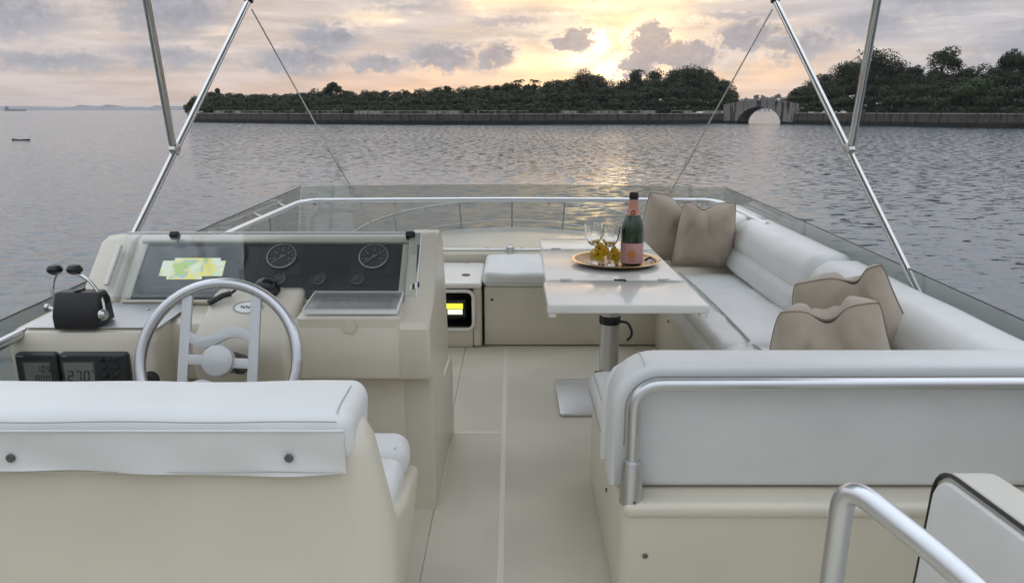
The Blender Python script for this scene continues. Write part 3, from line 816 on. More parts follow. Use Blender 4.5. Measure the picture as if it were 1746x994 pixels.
MB().lathe([(.0475, .395), (.0515, .40), (.0515, .432), (.0475, .437)], 28, (.475, 3.45, 0)).build('collar', 'rubber', tb)
MB().tube(bend([(.50, 3.405, .418), (.552, 3.385, .420), (.572, 3.38, .378), (.570, 3.375, .350), (.548, 3.365, .335)], .025, 5), .0065, 8).build('lever', 'rubber', tb)

# ------------------------------------------------------------------ tray, bottle, glasses, flowers
tray = thing('round_tray', (.500, 3.505, TZ), 'round brass tray on the white table', 'tray')
TC = (.500, 3.505, TZ + .0005)
MB().lathe([(.150, 0), (.165, .001), (.198, .020), (.196, .0225), (.163, .0045), (.0, .0035)], 48, TC).build('dish', 'brass', tray)
MB().lathe([(.196, .019), (.213, .0215), (.2145, .0235), (.212, .0255), (.197, .0235)], 48, TC, None, True).build('rim', 'brass_rim', tray)
BX, BY = .570, 3.462; BZ = TZ + .005
bot = thing('champagne_bottle', (BX, BY, BZ), 'dark green champagne bottle with pink label and pink foil neck on the tray', 'bottle')
k = 1.0
prof = [(0, .004), (.044, .0), (.0515, .008), (.0530, .02), (.0530, .155), (.0515, .178), (.047, .200), (.040, .220), (.032, .240), (.026, .256), (.0225, .275), (.0190, .315), (.0185, .335)]
MB().lathe(prof, 40, (BX, BY, BZ)).build('glass_body', 'bottle_glass', bot, 60)
MB().lathe([(.0335, .2385), (.0275, .2545), (.0240, .274), (.0205, .306), (.0200, .310)], 36, (BX, BY, BZ)).build('neck_foil', 'foil_pink', bot, 60)
MB().lathe([(.0203, .3095), (.0205, .314), (.0222, .318), (.0225, .327), (.0215, .333), (.0205, .340), (.0175, .344), (0, .3445)], 32, (BX, BY, BZ)).build('cap_foil', 'foil_black', bot, 50)
def wrap(name, m, r, a0, a1, z0, z1, n=20, parent=bot, outline=None):
    mb = MB(); vs = []; fs = []
    for i in range(n + 1):
        a = R(a0 + (a1 - a0) * i / n); u = i / n
        zz0, zz1 = (z0, z1) if outline is None else outline(u)
        for z in (zz0, zz1): vs.append((BX + r * math.cos(a), BY + r * math.sin(a), BZ + z))
    for i in range(n): fs.append((2 * i, 2 * i + 2, 2 * i + 3, 2 * i + 1))
    return mb.add(vs, fs).build(name, m, parent, 60)
lb = wrap('label', 'label_pink', .0536, -185, 5, .012, .108, 28)
FACE = math.degrees(math.atan2(-BY, -BX))
lb2 = wrap('emblem', 'label_orange', .0540, FACE - 17, FACE + 17, .042, .072, 16, lb, lambda u: (.043, .068 + .016 * max(0, 1 - abs(u - .5) * 3.2)))
wrap('emblem_band', 'label_orange', .0540, FACE - 26, FACE + 26, .058, .0635, 12, lb)
for z in (.036, .0315, .02): wrap('print_line', 'label_orange', .0540, FACE - 20, FACE + 20, z, z + .0017, 12, lb)
wrap('emblem_print', 'label_pink', .0543, FACE - 12, FACE + 12, .0535, .0555, 10, lb)
wrap('emblem_print', 'label_pink', .0543, FACE - 12, FACE + 12, .047, .0485, 10, lb)
for z in (.29, .283, .277): wrap('print_line', 'label_orange', .0243 - (z - .277) * .1, FACE - 30, FACE + 30, z, z + .0018, 8)
qd = Vector((-BX, -BY, 0)).normalized()
cmed = Vector((BX, BY, BZ + .2505)) + qd * .0282
MB().lathe([(.0115, 0), (.0115, .0025), (.009, .0035), (0, .0035)], 24, cmed, Vector((qd.x, qd.y, .25)).to_track_quat('Z', 'Y').to_matrix()).build('medallion', 'medallion', bot)
MB().lathe([(.006, .003), (.006, .0045), (0, .0045)], 16, cmed, Vector((qd.x, qd.y, .25)).to_track_quat('Z', 'Y').to_matrix()).build('medallion_mark', 'label_orange', bot)

def flute(x, y, label):
    z = TZ + .0055
    g = thing('champagne_glass', (x, y, z), label, 'glass', 'cut glasses on the tray')
    n = 36
    outer = [(.034, 0), (.034, .003), (.012, .008), (.0055, .018), (.0045, .06), (.006, .082), (.016, .092), (.030, .108), (.040, .130), (.0445, .155), (.046, .178), (.0475, .190)]
    inner = [(.0458, .190), (.044, .178), (.0425, .155), (.038, .131), (.028, .111), (.014, .0965), (0, .094)]
    vs = []; fs = []
    prof = outer + inner
    for i, (r, zz) in enumerate(prof):
        for k_ in range(n):
            a = 2 * math.pi * k_ / n
            cut = .0011 * math.cos(a * 12) if i < len(outer) and .095 < zz < .172 else 0
            vs.append((x + (r + cut) * math.cos(a), y + (r + cut) * math.sin(a), z + zz))
    m_ = len(prof)
    for i in range(m_ - 1):
        for k_ in range(n): fs.append((i * n + k_, i * n + (k_ + 1) % n, (i + 1) * n + (k_ + 1) % n, (i + 1) * n + k_))
    fs.append(tuple(range(n))[::-1])
    MB().add(vs, fs).build('goblet', 'glass', g, 60)
flute(.388, 3.475, 'cut clear champagne glass at the left edge of the tray')
flute(.462, 3.435, 'cut clear champagne glass nearest the bottle on the tray')

def flower(x, y, z, s, tilt, label, seed):
    rnd = random.Random(seed)
    f = thing('yellow_flower', (x, y, TZ + .005), label, 'flower', 'yellow flowers on the tray')
    rot0 = Matrix.Rotation(tilt[0], 3, 'X') @ Matrix.Rotation(tilt[1], 3, 'Y')
    for k_ in range(5):
        a = 2 * math.pi * k_ / 5 + rnd.uniform(-.15, .15)
        vs = []; fs = []
        nu, nv = 6, 5
        for i in range(nu + 1):
            u = i / nu
            w = s * .52 * math.sin(math.pi * min(1, u * .85 + .12)) ** .8
            for j in range(nv + 1):
                t = j / nv * 2 - 1
                p_ = Vector((s * u, w * t, s * (.35 * u - .45 * u * u) + .12 * s * t * t + rnd.uniform(-.03, .03) * s))
                p_ = rot0 @ (Matrix.Rotation(a, 3, 'Z') @ p_)
                vs.append((x + p_.x, y + p_.y, z + p_.z))
        for i in range(nu):
            for j in range(nv):
                q = i * (nv + 1) + j
                fs.append((q, q + nv + 1, q + nv + 2, q + 1))
        MB().add(vs, fs).build('petal', 'petal', f, 80)
    up = rot0 @ Vector((0, 0, 1))
    MB().lathe([(0, -.1 * s), (.14 * s, 0), (.12 * s, .15 * s), (0, .22 * s)], 10, (x, y, z), up.to_track_quat('Z', 'Y').to_matrix()).build('core', 'petal_core', f)
    base = Vector((x, y, TZ + .006)); MB().tube([Vector((x, y, z)) - up * .02 * s, (x + .01, y + .012, (z + base.z) / 2), (x + .03, y + .02, base.z)], .0025, 6).build('stem', 'sprig', f)
flower(.415, 3.515, TZ + .040, .044, (R(40), R(-14)), 'open yellow flower lying between the two glasses, the lower left bloom', 1)
flower(.424, 3.545, TZ + .066, .044, (R(38), R(12)), 'upper yellow flower behind the left glass', 2)
flower(.480, 3.53, TZ + .056, .044, (R(40), R(14)), 'yellow flower between the right glass and the bottle', 3)
flower(.492, 3.515, TZ + .034, .040, (R(45), R(8)), 'low yellow flower at the foot of the bottle', 4)
sp = thing('dry_sprig', (.655, 3.50, TZ), 'dark dry sprig lying on the tray right of the bottle', 'sprig')
rs = random.Random(5)
for i in range(7):
    x0, y0 = .635 + rs.uniform(-.005, .01), 3.47 + rs.uniform(-.02, .03)
    MB().tube([(x0, y0, TZ + .012 + i * .003), (x0 + .02, y0 + .012, TZ + .022 + i * .003), (x0 + .03 + rs.uniform(0, .012), y0 + rs.uniform(-.03, .05), TZ + .016 + i * .002)], .0022, 6).build('twig', 'sprig', sp)
MB().tube([(.63, 3.43, TZ + .02), (.655, 3.445, TZ + .032), (.672, 3.44, TZ + .022)], .003, 6).build('twig', 'acrylic_edge', sp)

# ------------------------------------------------------------------ scatter cushions
def pillow(center, size, thick, rot, chop, label, seed, cu=0.0, cw=.3, pl=0.0, pr=0.0):
    hw, hh = size[0] / 2, size[1] / 2
    N = 34
    C = Vector(center)
    bot_ = min((rot @ Vector((sx * hw, 0, sz * hh))).z for sx in (-1, 1) for sz in (-1, 1))
    P = thing('scatter_cushion', (center[0], center[1], center[2] + bot_), label, 'cushion', 'taupe scatter cushions on the settee')
    def pt(u, v, side):
        eu = math.copysign(abs(u) ** .92, u); ev = math.copysign(abs(v) ** .92, v)
        rc_ = 1 - .03 * (u * v) ** 6
        x = hw * eu * (1 - .055 * (1 - v * v)) * rc_; z = hh * ev * (1 - .05 * (1 - u * u)) * rc_
        tk = thick * (max(0, 1 - u ** 4) * max(0, 1 - v ** 4)) ** .62 * (.62 + .38 * (1 - (u * u + v * v) / 2))
        tk *= 1 + .10 * mnoise.noise(Vector((u * 2.1 + seed, v * 2.1, side)))
        # chop: the top edge is knocked down in the middle, folds run from there to the ears
        g = math.exp(-((u - cu) / cw) ** 2) * max(0, (v + .15) / 1.15) ** 1.5
        z -= chop * g
        crease = math.exp(-((abs(u - cu) - .14 - .34 * (1 - v)) / .085) ** 2) * max(0, v) ** 1.1 * (1 if chop > 0 else .25)
        tk *= 1 - .42 * crease - .30 * g * (chop > 0)
        tk += .010 * g
        s_ = max(0, (v + 1) / 2) ** 1.6
        x += hw * s_ * (pl * (1 - u) / 2 - pr * (1 + u) / 2)
        # small wrinkles fan out from the corners and the seam
        cor = max(abs(u), abs(v)) ** 3
        wr = .006 * mnoise.noise(Vector((u * 3.4 + seed * 3, v * 3.4, side * 2))) + .002 * mnoise.noise(Vector((u * 8 + seed * 3, v * 8, side * 2))) + .007 * cor * math.sin((u * v) * 24 + seed)
        edge = (max(0, 1 - u ** 6) * max(0, 1 - v ** 6))
        return rot @ Vector((x, side * (tk + wr * edge), z)) + C
    vs = []; fs = []
    for side in (-1, 1):
        o_ = len(vs)
        for i in range(N + 1):
            for j in range(N + 1):
                u = math.sin((i / N - .5) * math.pi) * .55 + (i / N * 2 - 1) * .45; v = math.sin((j / N - .5) * math.pi) * .55 + (j / N * 2 - 1) * .45
                vs.append(pt(u, v, side))
        for i in range(N):
            for j in range(N):
                q = o_ + i * (N + 1) + j
                f = (q, q + 1, q + N + 2, q + N + 1)
                fs.append(f if side > 0 else f[::-1])
    MB().add(vs, fs).build('cover', 'fabric', P, 70)
    per = []
    for (ua, va, ub, vb) in ((-1, -1, 1, -1), (1, -1, 1, 1), (1, 1, -1, 1), (-1, 1, -1, -1)):
        for i in range(16):
            t = i / 16; per.append(pt(ua + (ub - ua) * t, va + (vb - va) * t, 0))
    MB().tube(per, .0030, 6, True).build('piping', 'fabric_edge', P)
    return P
def prot(rz, rx, ry): return Matrix.Rotation(R(rz), 3, 'Z') @ Matrix.Rotation(R(rx), 3, 'X') @ Matrix.Rotation(R(ry), 3, 'Y')
pillow((1.150, 4.40, .672), (.39, .42), .150, prot(-16, 14, -2), .040, 'taupe cushion with folded top leaning in the far corner beside the seat back', 2, -.20, .30, .42, .05)
pillow((.965, 4.58, .685), (.35, .44), .135, prot(4, 12, 7), .075, 'taupe cushion half hidden behind the champagne bottle', 5, .45, .40, .10, .10)
pillow((1.235, 2.68, .628), (.46, .42), .145, prot(-28, 26, -24), .045, 'taupe cushion with the tall pointed ear, propped against the near seat back', 9, .25, .24, .60, .0)
pillow((1.085, 2.46, .588), (.46, .38), .155, prot(-20, 26, -15), .055, 'deeply creased taupe cushion in front, cut off by the aft backrest', 13, -.05, .26, .52, .10)

# ------------------------------------------------------------------ helm console
hc = thing('helm_console', (-.88, 2.6, 0), 'cream helm console with instrument panel, wheel and throttles on the port side', 'helm console')
P0 = Vector((0, 2.53, .757)); ALONG = Vector((0, .7286, .685)).normalized(); NRM = Vector((0, -.685, .7286)).normalized()
def D(x, s, n=0.0): return Vector((x, 0, 0)) + P0 + ALONG * s + NRM * n
DROT = Matrix((Vector((1, 0, 0)), ALONG, NRM)).transposed()
# main moulding: knee recess, front face, shelf, sloping panel seat, top and forward side
XL, XR = -1.50, -.292
prof = [(2.40, .006), (2.40, .515), (2.33, .53), (2.325, .545), (2.325, .70), (2.335, .718), (2.36, .728), (2.515, .738), (2.70, .920)] + [(2.735, .938), (2.79, .94), (2.86, .90), (2.98, .50), (3.0, .006)]
MB().prism(prof, 'x', XL, XR - .070, .004, 2).build('body', 'gelcoat', hc, 28)
# right cheek: rises proud of the panel, follows the slope, runs to the floor on the aisle side
ck = [(2.398, .006), (2.398, .514), (2.329, .528), (2.321, .545), (2.321, .702), (2.332, .722), (2.36, .734), (2.47, .765), (2.675, .950), (2.705, .962), (2.775, .960), (2.86, .91), (2.99, .50), (3.01, .006)]
MB().prism(ck, 'x', XR - .085, XR + .022, .012, 4).build('cheek', 'gelcoat', hc, 28)
ck2 = [(2.50, .50), (2.50, .752), (2.69, .930), (2.74, .945), (2.80, .94), (2.86, .90), (2.98, .50)]
lc = MB().prism(ck2, 'x', XL - .02, XL + .115, .02, 4).build('cheek', 'gelcoat', hc, 28)
# grooves in the cheeks that hold the cover
for x in (-1.425, -.338):
    MB().tube([D(x, .03, .036), D(x, .20, .036)], .009, 8).build('cover_slot', 'print_dark' if x > -1 else 'gelcoat_white', hc)
# instrument panel let into the slope
dp = MB().box(D(-.867, .100, .010), (.935, .246, .012), .004, 2, DROT).build('instrument_panel', 'dash', hc)
for (x0, x1, s0, s1, w) in ((-1.36, -.374, .226, .24, 0), (-1.36, -.374, -.034, -.022, 0)):
    MB().box(D((x0 + x1) / 2, (s0 + s1) / 2, .014), (x1 - x0, s1 - s0, .022), .004, 2, DROT).build('panel_surround', 'gelcoat', hc)
for x in (-1.345, -.389):
    MB().box(D(x, .101, .013), (.022, .238, .020), .004, 2, DROT).build('panel_surround', 'gelcoat', hc)
def gauge(x, s, r, nd, name='gauge'):
    n0 = .0165
    g = MB().lathe([(r, 0), (r, .008), (r * .93, .010), (r * .90, .006), (0, .006)], 36, D(x, s, n0), DROT).build(name, 'gauge_face', hc)
    MB().lathe([(r * 1.0, .007), (r * 1.02, .0095), (r * .95, .0115), (r * .92, .008)], 36, D(x, s, n0), DROT, True).build('bezel', 'gauge_bezel', g)
    mk = MB()
    for k in range(nd):
        a = R(-130 + 260 * k / (nd - 1)); L = r * .14
        c = D(x + math.sin(a) * r * .76, s + math.cos(a) * r * .76, n0 + .0066)
        mk.box(c, (r * .045, L, .0008), 0, 1, DROT @ Matrix.Rotation(-a, 3, 'Z'))
    for k in range(5):                 # the numerals read as small strokes at this distance
        a = R(-110 + 220 * k / 4)
        mk.box(D(x + math.sin(a) * r * .53, s + math.cos(a) * r * .53, n0 + .0066), (r * .12, r * .1, .0008), 0, 1, DROT)
    mk.build('scale', 'gauge_mark', g)
    MB().box(D(x - r * .12, s - r * .14, n0 + .008), (r * .06, r * .95, .0012), 0, 1, DROT @ Matrix.Rotation(R(-52), 3, 'Z')).lathe([(r * .09, .0066), (r * .09, .010), (0, .010)], 12, D(x, s, n0), DROT).build('needle', 'gauge_mark', g)
    return g
for (x, s, r) in ((-.835, .163, .053), (-.502, .163, .053), (-.832, .066, .026), (-.690, .066, .026), (-.552, .066, .026)):
    gauge(x, s, r, 11 if r > .04 else 7)
for (x, w, h, s) in ((-.835, .15, .135, .15), (-.505, .15, .135, .15), (-.50, .07, .055, .062), (-.69, .075, .06, .062)):
    MB().box(D(x, s, .0166), (w, h, .002), .0008, 1, DROT).build('blank_plate', 'instrument', dp)
for (x, m_) in ((-.585, 'red_mark'), (-.555, 'red_mark'), (-.528, 'red_mark'), (-.468, 'red_mark')):
    MB().box(D(x, .004, .0172), (.010, .008, .003), .001, 1, DROT).build('warning_light', m_, dp)
# chart plotter: dark bezel, lit map
mm = bpy.data.materials.new('chart'); mm.use_nodes = True; E.nt = mm.node_tree
bb = mm.node_tree.nodes['Principled BSDF']
pp = geo('Position')
n1 = noise(pp, 14.0, 2.0, .5, .8)
cmap = mixc(smooth(n1, .46, .50), (.60, .70, .55), (.70, .66, .16))
cmap = mixc(smooth(n1, .585, .60), cmap, (.30, .46, .62))
cmap = mixc(smooth(n1, .62, .64), cmap, (.36, .52, .12))
line = smooth(M('ABSOLUTE', n1 - .47), .006, .002)
cmap = mixc(line * .6, cmap, (.35, .35, .30))
bb.inputs['Base Color'].default_value = (.02, .02, .02, 1); bb.inputs['Roughness'].default_value = .2
put(bb.inputs['Emission Color'], cmap); bb.inputs['Emission Strength'].default_value = .85
MATS['chart'] = mm
pl = MB().box(D(-1.145, .105, .022), (.36, .20, .014), .006, 2, DROT).build('chart_plotter', 'black_gloss', hc)
mp = MB()
for (x0, x1, s0, s1) in ((-1.255, -1.03, .072, .138), (-1.215, -1.05, .138, .150), (-1.225, -1.10, .058, .072)):
    mp.box(D((x0 + x1) / 2, (s0 + s1) / 2, .0302), (x1 - x0, s1 - s0, .0014), 0, 1, DROT)
mp.build('chart_screen', 'chart', pl)
MB().box(D(-1.145, .022, .0302), (.25, .008, .002), 0, 1, DROT).build('key_row', 'instrument', pl)
# clear acrylic cover on hinges, its pale cut edges
cv = MB().box(D(-.870, .113, .046), (1.075, .275, .006), .0015, 1, DROT).build('clear_cover', 'acrylic', hc)
MB().box(D(-.870, .2515, .046), (1.075, .004, .007), 0, 1, DROT).build('cover_edge', 'acrylic_edge', cv)
MB().box(D(-.3315, .113, .046), (.003, .27, .007), 0, 1, DROT).build('cover_edge', 'acrylic_edge', cv)
MB().box(D(-.870, -.0255, .046), (1.075, .003, .007), 0, 1, DROT).build('cover_edge', 'acrylic', cv)
for x in (-1.235, -.372):
    MB().box(D(x, .243, .042), (.034, .022, .026), .004, 2, DROT).tube([D(x + .012, .225, .04), D(x + .022, .20, .024)], .004, 6).build('cover_hinge', 'rubber', hc)
for i in range(4): MB().box(D(-.352 + .008 * i, .012 + .004 * i, .04), (.006, .022, .022), .002, 1, DROT).build('cover_catch', 'rubber' if i % 2 else 'acrylic_edge', hc)
# shelf box with a cloudy lid right of the wheel
sx0, sx1 = -.685, -.378
MB().prism([(2.328, .690), (2.328, .736), (2.336, .742), (2.50, .764), (2.51, .69)], 'x', sx0 - .02, sx1 + .012, .006, 2).build('switch_box', 'gelcoat', hc, 30)
b0 = Vector((0, 2.338, .752)); b1 = Vector((0, 2.492, .772)); bl = (b1 - b0).normalized(); bn = Vector((0, -bl.z, bl.y))
BROT = Matrix((Vector((1, 0, 0)), bl, bn)).transposed()
def Bx(x, s, n=0): return Vector((x, 0, 0)) + b0 + bl * s + bn * n
MB().box(Bx((sx0 + sx1) / 2, .078, -.002), (.25, .10, .004), .002, 1, BROT).build('switch_panel', 'instrument', hc)
for i, x in enumerate((-.60, -.56, -.52, -.47, -.43)):
    MB().lathe([(.010, 0), (.010, .008), (.006, .012), (0, .012)], 12, Bx(x, .085, 0), BROT).build('switch', 'red_mark' if i > 2 else 'rubber', hc)
cl = MB().box(Bx((sx0 + sx1) / 2, .078, .014), (sx1 - sx0, .160, .005), .002, 1, BROT).build('box_lid', 'acrylic_cloudy', hc)
for (c, s_) in (((sx0 + sx1) / 2, None),):
    MB().box(Bx(c, .000, .007), (sx1 - sx0, .004, .016), 0, 1, BROT).build('lid_edge', 'acrylic_edge', cl)
    MB().box(Bx(c, .156, .014), (sx1 - sx0, .003, .007), 0, 1, BROT).build('lid_edge', 'acrylic_edge', cl)
for x in (sx0, sx1):
    MB().box(Bx(x, .078, .008), (.004, .156, .014), 0, 1, BROT).build('lid_edge', 'acrylic_edge', cl)
MB().lathe([(.022, 0), (.022, .006), (0, .006)], 16, (-.532, 2.3255, .712), Matrix.Rotation(R(90), 3, 'X')).build('finger_notch', 'gelcoat', hc)
# wheel pedestal: sloped boss with an oval badge
boss = [(2.30, .46), (2.245, .60), (2.25, .66), (2.275, .70), (2.47, .79), (2.52, .795), (2.53, .74), (2.40, .46)]
MB().prism(boss, 'x', -1.03, -.72, .022, 4).build('wheel_boss', 'gelcoat', hc, 35)
bs0 = Vector((0, 2.275, .700)); bs1 = Vector((0, 2.47, .79)); sl = (bs1 - bs0).normalized(); sn = Vector((0, -sl.z, sl.y))
SROT = Matrix((Vector((1, 0, 0)), sl, sn)).transposed()
bc = bs0.lerp(bs1, .62) + Vector((-.885, 0, 0)) + sn * .0005
SC = SROT @ Matrix.Diagonal((1.0, .62, 1.0))
bd = MB().lathe([(.052, 0), (.052, .0025), (.0, .003)], 36, bc, SC).build('badge', 'gelcoat_white', hc)
MB().lathe([(.051, .0028), (.051, .0036), (.045, .0036), (.045, .0028)], 36, bc, SC, True).build('badge_ring', 'gauge_mark', bd)
for i in range(6):
    MB().box(bc + sn * .0036 + Vector((-.022 + .0085 * i, 0, 0)) + sl * (.002 * (-1) ** i), (.0055, .010, .0008), 0, 1, SROT @ Matrix.Rotation(R(-15 + 12 * (i % 3)), 3, 'Z')).build('badge_script', 'print_dark', bd)
# compass beside the plotter
cp = Vector((-.845, 2.47, .785))
MB().lathe([(.038, -.03), (.042, .0), (.040, .028), (.034, .045), (.020, .056), (0, .058)], 28, cp).build('compass', 'black_gloss', hc)
MB().lathe([(.043, .004), (.047, .010), (.045, .02), (.041, .024)], 28, cp, None, True).build('compass_ring', 'black_plastic', hc)
# throttle pod on the outboard side
MB().prism([(2.21, .40), (2.205, .69), (2.222, .722), (2.25, .732), (2.52, .742), (2.52, .40)], 'x', -1.585, -1.12, .028, 4).build('throttle_pod', 'gelcoat', hc, 32)
MB().prism([(2.235, .7325), (2.505, .7425), (2.505, .7455), (2.235, .7355)], 'x', -1.535, -1.115, .001, 1).build('pod_plate', 'plate_metal', hc)
screw(hc, (-1.235, 2.42, .744), .007, (0, 0, 1), 'stainless_dull')
th = MB().prism([(2.215, .736), (2.213, .775), (2.235, .832), (2.245, .846), (2.290, .846), (2.308, .82), (2.320, .742)], 'x', -1.435, -1.29, .012, 3).build('throttle_control', 'black_plastic', hc, 32)
MB().box((-1.365, 2.268, .849), (.012, .05, .006), .002).build('ridge', 'black_gloss', th)
for sg, path in ((-1, [(-1.452, 2.285, .790), (-1.468, 2.29, .842), (-1.464, 2.30, .872), (-1.455, 2.305, .893)]), (1, [(-1.280, 2.24, .775), (-1.290, 2.255, .825), (-1.335, 2.285, .872), (-1.392, 2.305, .898)])):
    p0_ = path[0]
    MB().lathe([(.020, 0), (.020, .008), (.014, .016), (0, .017)], 20, (p0_[0] - sg * .012, p0_[1], p0_[2]), Matrix.Rotation(R(90 * sg), 3, 'Y')).build('pivot', 'stainless', th)
    MB().tube(bend(path, .05, 6), .0055, 10).build('lever', 'stainless', th)
    MB().lathe([(0, -.017), (.012, -.015), (.022, -.006), (.023, .004), (.016, .014), (0, .018)], 20, (path[-1][0] - .004, 2.307, .906), Matrix.Diagonal((1.05, 1.0, 1.0))).build('knob', 'black_plastic', th)
# digital instruments on the pod face
def seg7(mb, ch, x, z, w, h, t, y):
    on = {'0': 'abcdef', '1': 'bc', '2': 'abged', '5': 'afgcd', '7': 'abc', '.': '.', 'o': '*'}[ch]
    sk = .12
    def bar(x0, z0, x1, z1):
        mb.add([(x + x0 + sk * z0, y, z + z0), (x + x1 + sk * z0, y, z + z0), (x + x1 + sk * z1, y, z + z1), (x + x0 + sk * z1, y, z + z1)], [(0, 1, 2, 3)])
    B = {'a': (t * .4, h - t, w - t * .4, h), 'd': (t * .4, 0, w - t * .4, t), 'g': (t * .4, h / 2 - t / 2, w - t * .4, h / 2 + t / 2),
         'b': (w - t, h / 2 + t * .2, w, h - t * .5), 'c': (w - t, t * .5, w, h / 2 - t * .2), 'f': (0, h / 2 + t * .2, t, h - t * .5), 'e': (0, t * .5, t, h / 2 - t * .2),
         '.': (0, 0, t, t), '*': (0, h - 2 * t, 2 * t, h)}
    for c in on: bar(*B[c])
def digital(x0, x1, name):
    z0, z1 = .515, .650
    return MB().rbox(((x0 + x1) / 2, 2.2, (z0 + z1) / 2), ((x1 - x0) / 2, .016, (z1 - z0) / 2), .012, (2, 1, 2), 4).build(name, 'instrument', hc)
i1 = digital(-1.552, -1.420, 'digital_gauge')
MB().box((-1.484, 2.1845, .575), (.092, .003, .10), .001).build('lcd_bezel', 'gauge_face', i1)
MB().box((-1.482, 2.183, .578), (.080, .002, .085), .0).build('lcd', 'lcd', i1)
t7 = MB(); 
for i, ch in enumerate('10'): seg7(t7, ch, -1.484 + .0155 * i, .588, .011, .022, .0028, 2.1815)
seg7(t7, '5', -1.4515, .588, .010, .022, .0028, 2.1815)
for i, ch in enumerate('000'): seg7(t7, ch, -1.492 + .0165 * i, .556, .0115, .024, .003, 2.1815)
seg7(t7, '.', -1.478, .556, .0115, .024, .003, 2.1815)
t7.build('digits', 'lcd_dark', i1)
MB().box((-1.532, 2.1835, .641), (.022, .001, .0025)).build('maker_print', 'gauge_mark', i1)
i2 = digital(-1.414, -1.20, 'autopilot_head')
MB().box((-1.352, 2.1845, .575), (.104, .003, .10), .001).build('lcd_bezel', 'gauge_face', i2)
MB().box((-1.352, 2.183, .578), (.092, .002, .085), .0).build('lcd', 'lcd', i2)
t7 = MB()
for i, ch in enumerate('270'): seg7(t7, ch, -1.391 + .025 * i, .560, .018, .034, .0038, 2.1815)
seg7(t7, 'o', -1.316, .560, .018, .036, .0025, 2.1815)
t7.build('digits', 'lcd_dark', i2)
MB().box((-1.392, 2.1835, .641), (.016, .001, .0025)).build('maker_print', 'gauge_mark', i2)
for (x, z) in ((-1.278, .632), (-1.256, .632), (-1.234, .632), (-1.272, .606), (-1.236, .606), (-1.272, .580), (-1.236, .580), (-1.272, .553), (-1.236, .553)):
    MB().lathe([(.0095, 0), (.0085, .004), (.004, .006), (0, .006)], 14, (x, 2.1838, z), Matrix.Rotation(R(90), 3, 'X')).build('button', 'rubber', i2)
for o_ in (i1, i2): o_.location.z += .016
MB().lathe([(.026, 0), (.026, .012), (.018, .022), (0, .022)], 20, (-1.14, 2.205, .575), Matrix.Rotation(R(90), 3, 'X')).build('key_knob', 'rubber', hc)
# steering wheel: tube rim, cast spokes in two curved bars, round hub
WC = Vector((-.868, 2.075, .680)); WT = R(-22)
WROT = Matrix.Rotation(R(90) + WT, 3, 'X')          # local xy = wheel plane, local +z towards the helmsman
def Wp(x, y, z=0): return WC + WROT @ Vector((x, y, z))
wh = MB().tube([Wp(.232 * math.cos(2 * math.pi * i / 56), .232 * math.sin(2 * math.pi * i / 56)) for i in range(56)], .0165, 14, True).build('steering_wheel', 'wheel_metal', hc, 60)
def wplate(poly, th_=.012, name='spoke'):
    mb = MB().prism(poly, 'z', -th_ / 2, th_ / 2, .002, 2)
    mb.v = [tuple(Wp(*v)) for v in mb.v]
    return mb.build(name, 'spoke_paint', wh, 35)
for sg in (-1, 1):
    x0, x1 = sg * .088, sg * .118
    wplate([(min(x0, x1), -.195), (max(x0, x1), -.195), (max(x0, x1), .195), (min(x0, x1), .195)])
def ribbon(f, x0, x1, w, name='spoke', n=14):
    up = [(x0 + (x1 - x0) * i / n, f(i / n) + w / 2) for i in range(n + 1)]
    dn = [(x, f(i / n) - w / 2) for i, (x, _) in enumerate(up)]
    wplate(up + dn[::-1], .012, name)
ribbon(lambda u: .070 + .016 * math.sin((u - .5) * 2 * math.pi), -.089, .089, .034)
ribbon(lambda u: -.002 + .006 * math.cos(u * math.pi), -.089, .089, .030)
ribbon(lambda u: -.085 - .014 * math.sin((u - .5) * 2 * math.pi), -.089, .089, .032)
hb = MB().lathe([(.046, -.012), (.048, -.004), (.046, .016), (.040, .020), (0, .022)], 32, WC, WROT).build('hub', 'spoke_paint', wh)
MB().lathe([(.030, -.19), (.034, -.10), (.034, -.01)], 24, WC, WROT).build('shaft', 'black_plastic', wh)
MB().box(Wp(.055, -.032, -.03), (.02, .012, .03), .004, 2, WROT).build('lock_key', 'black_plastic', wh)
MB().tube([(-1.02, 2.40, .77), (-.98, 2.43, .79), (-.955, 2.44, .795)], .010, 8).tube([(-.955, 2.44, .795), (-.93, 2.455, .815)], .005, 6).build('microphone_clip', 'black_plastic', hc)

# low side wall on the aisle, forward of the helm seat
fin = MB().prism([(2.42, .006), (2.42, .33), (2.80, .395), (3.0, .375), (3.04, .34), (3.06, .006)], 'x', -.306, -.258, .010, 3)
fin.v = [(x - .11 * max(0, 2.8 - y), y, z) for (x, y, z) in fin.v]
fin.build('aisle_fin', 'gelcoat', hc, 30)

# ------------------------------------------------------------------ helm seat
hs = thing('helm_bench', (-.9, 1.5, 0), 'white cushioned helm bench with a moulded cream back in the left foreground', 'bench')
HX0, HX1 = -1.56, -.285
# moulded back shell, leaning slightly, with rounded shoulders
def shell(v):
    fl_ = .046 * min(1, max(0, (.36 - v.z) / .2))
    return (v.x + (fl_ if v.x > 0 else 0), v.y + .05 * (v.z / .4), v.z)
MB().rbox(((HX0 + HX1) / 2, 1.345, .405), ((HX1 - HX0) / 2, .075, .40), .065, (8, 3, 8), 6, shell).build('back_shell', 'gelcoat', hs)
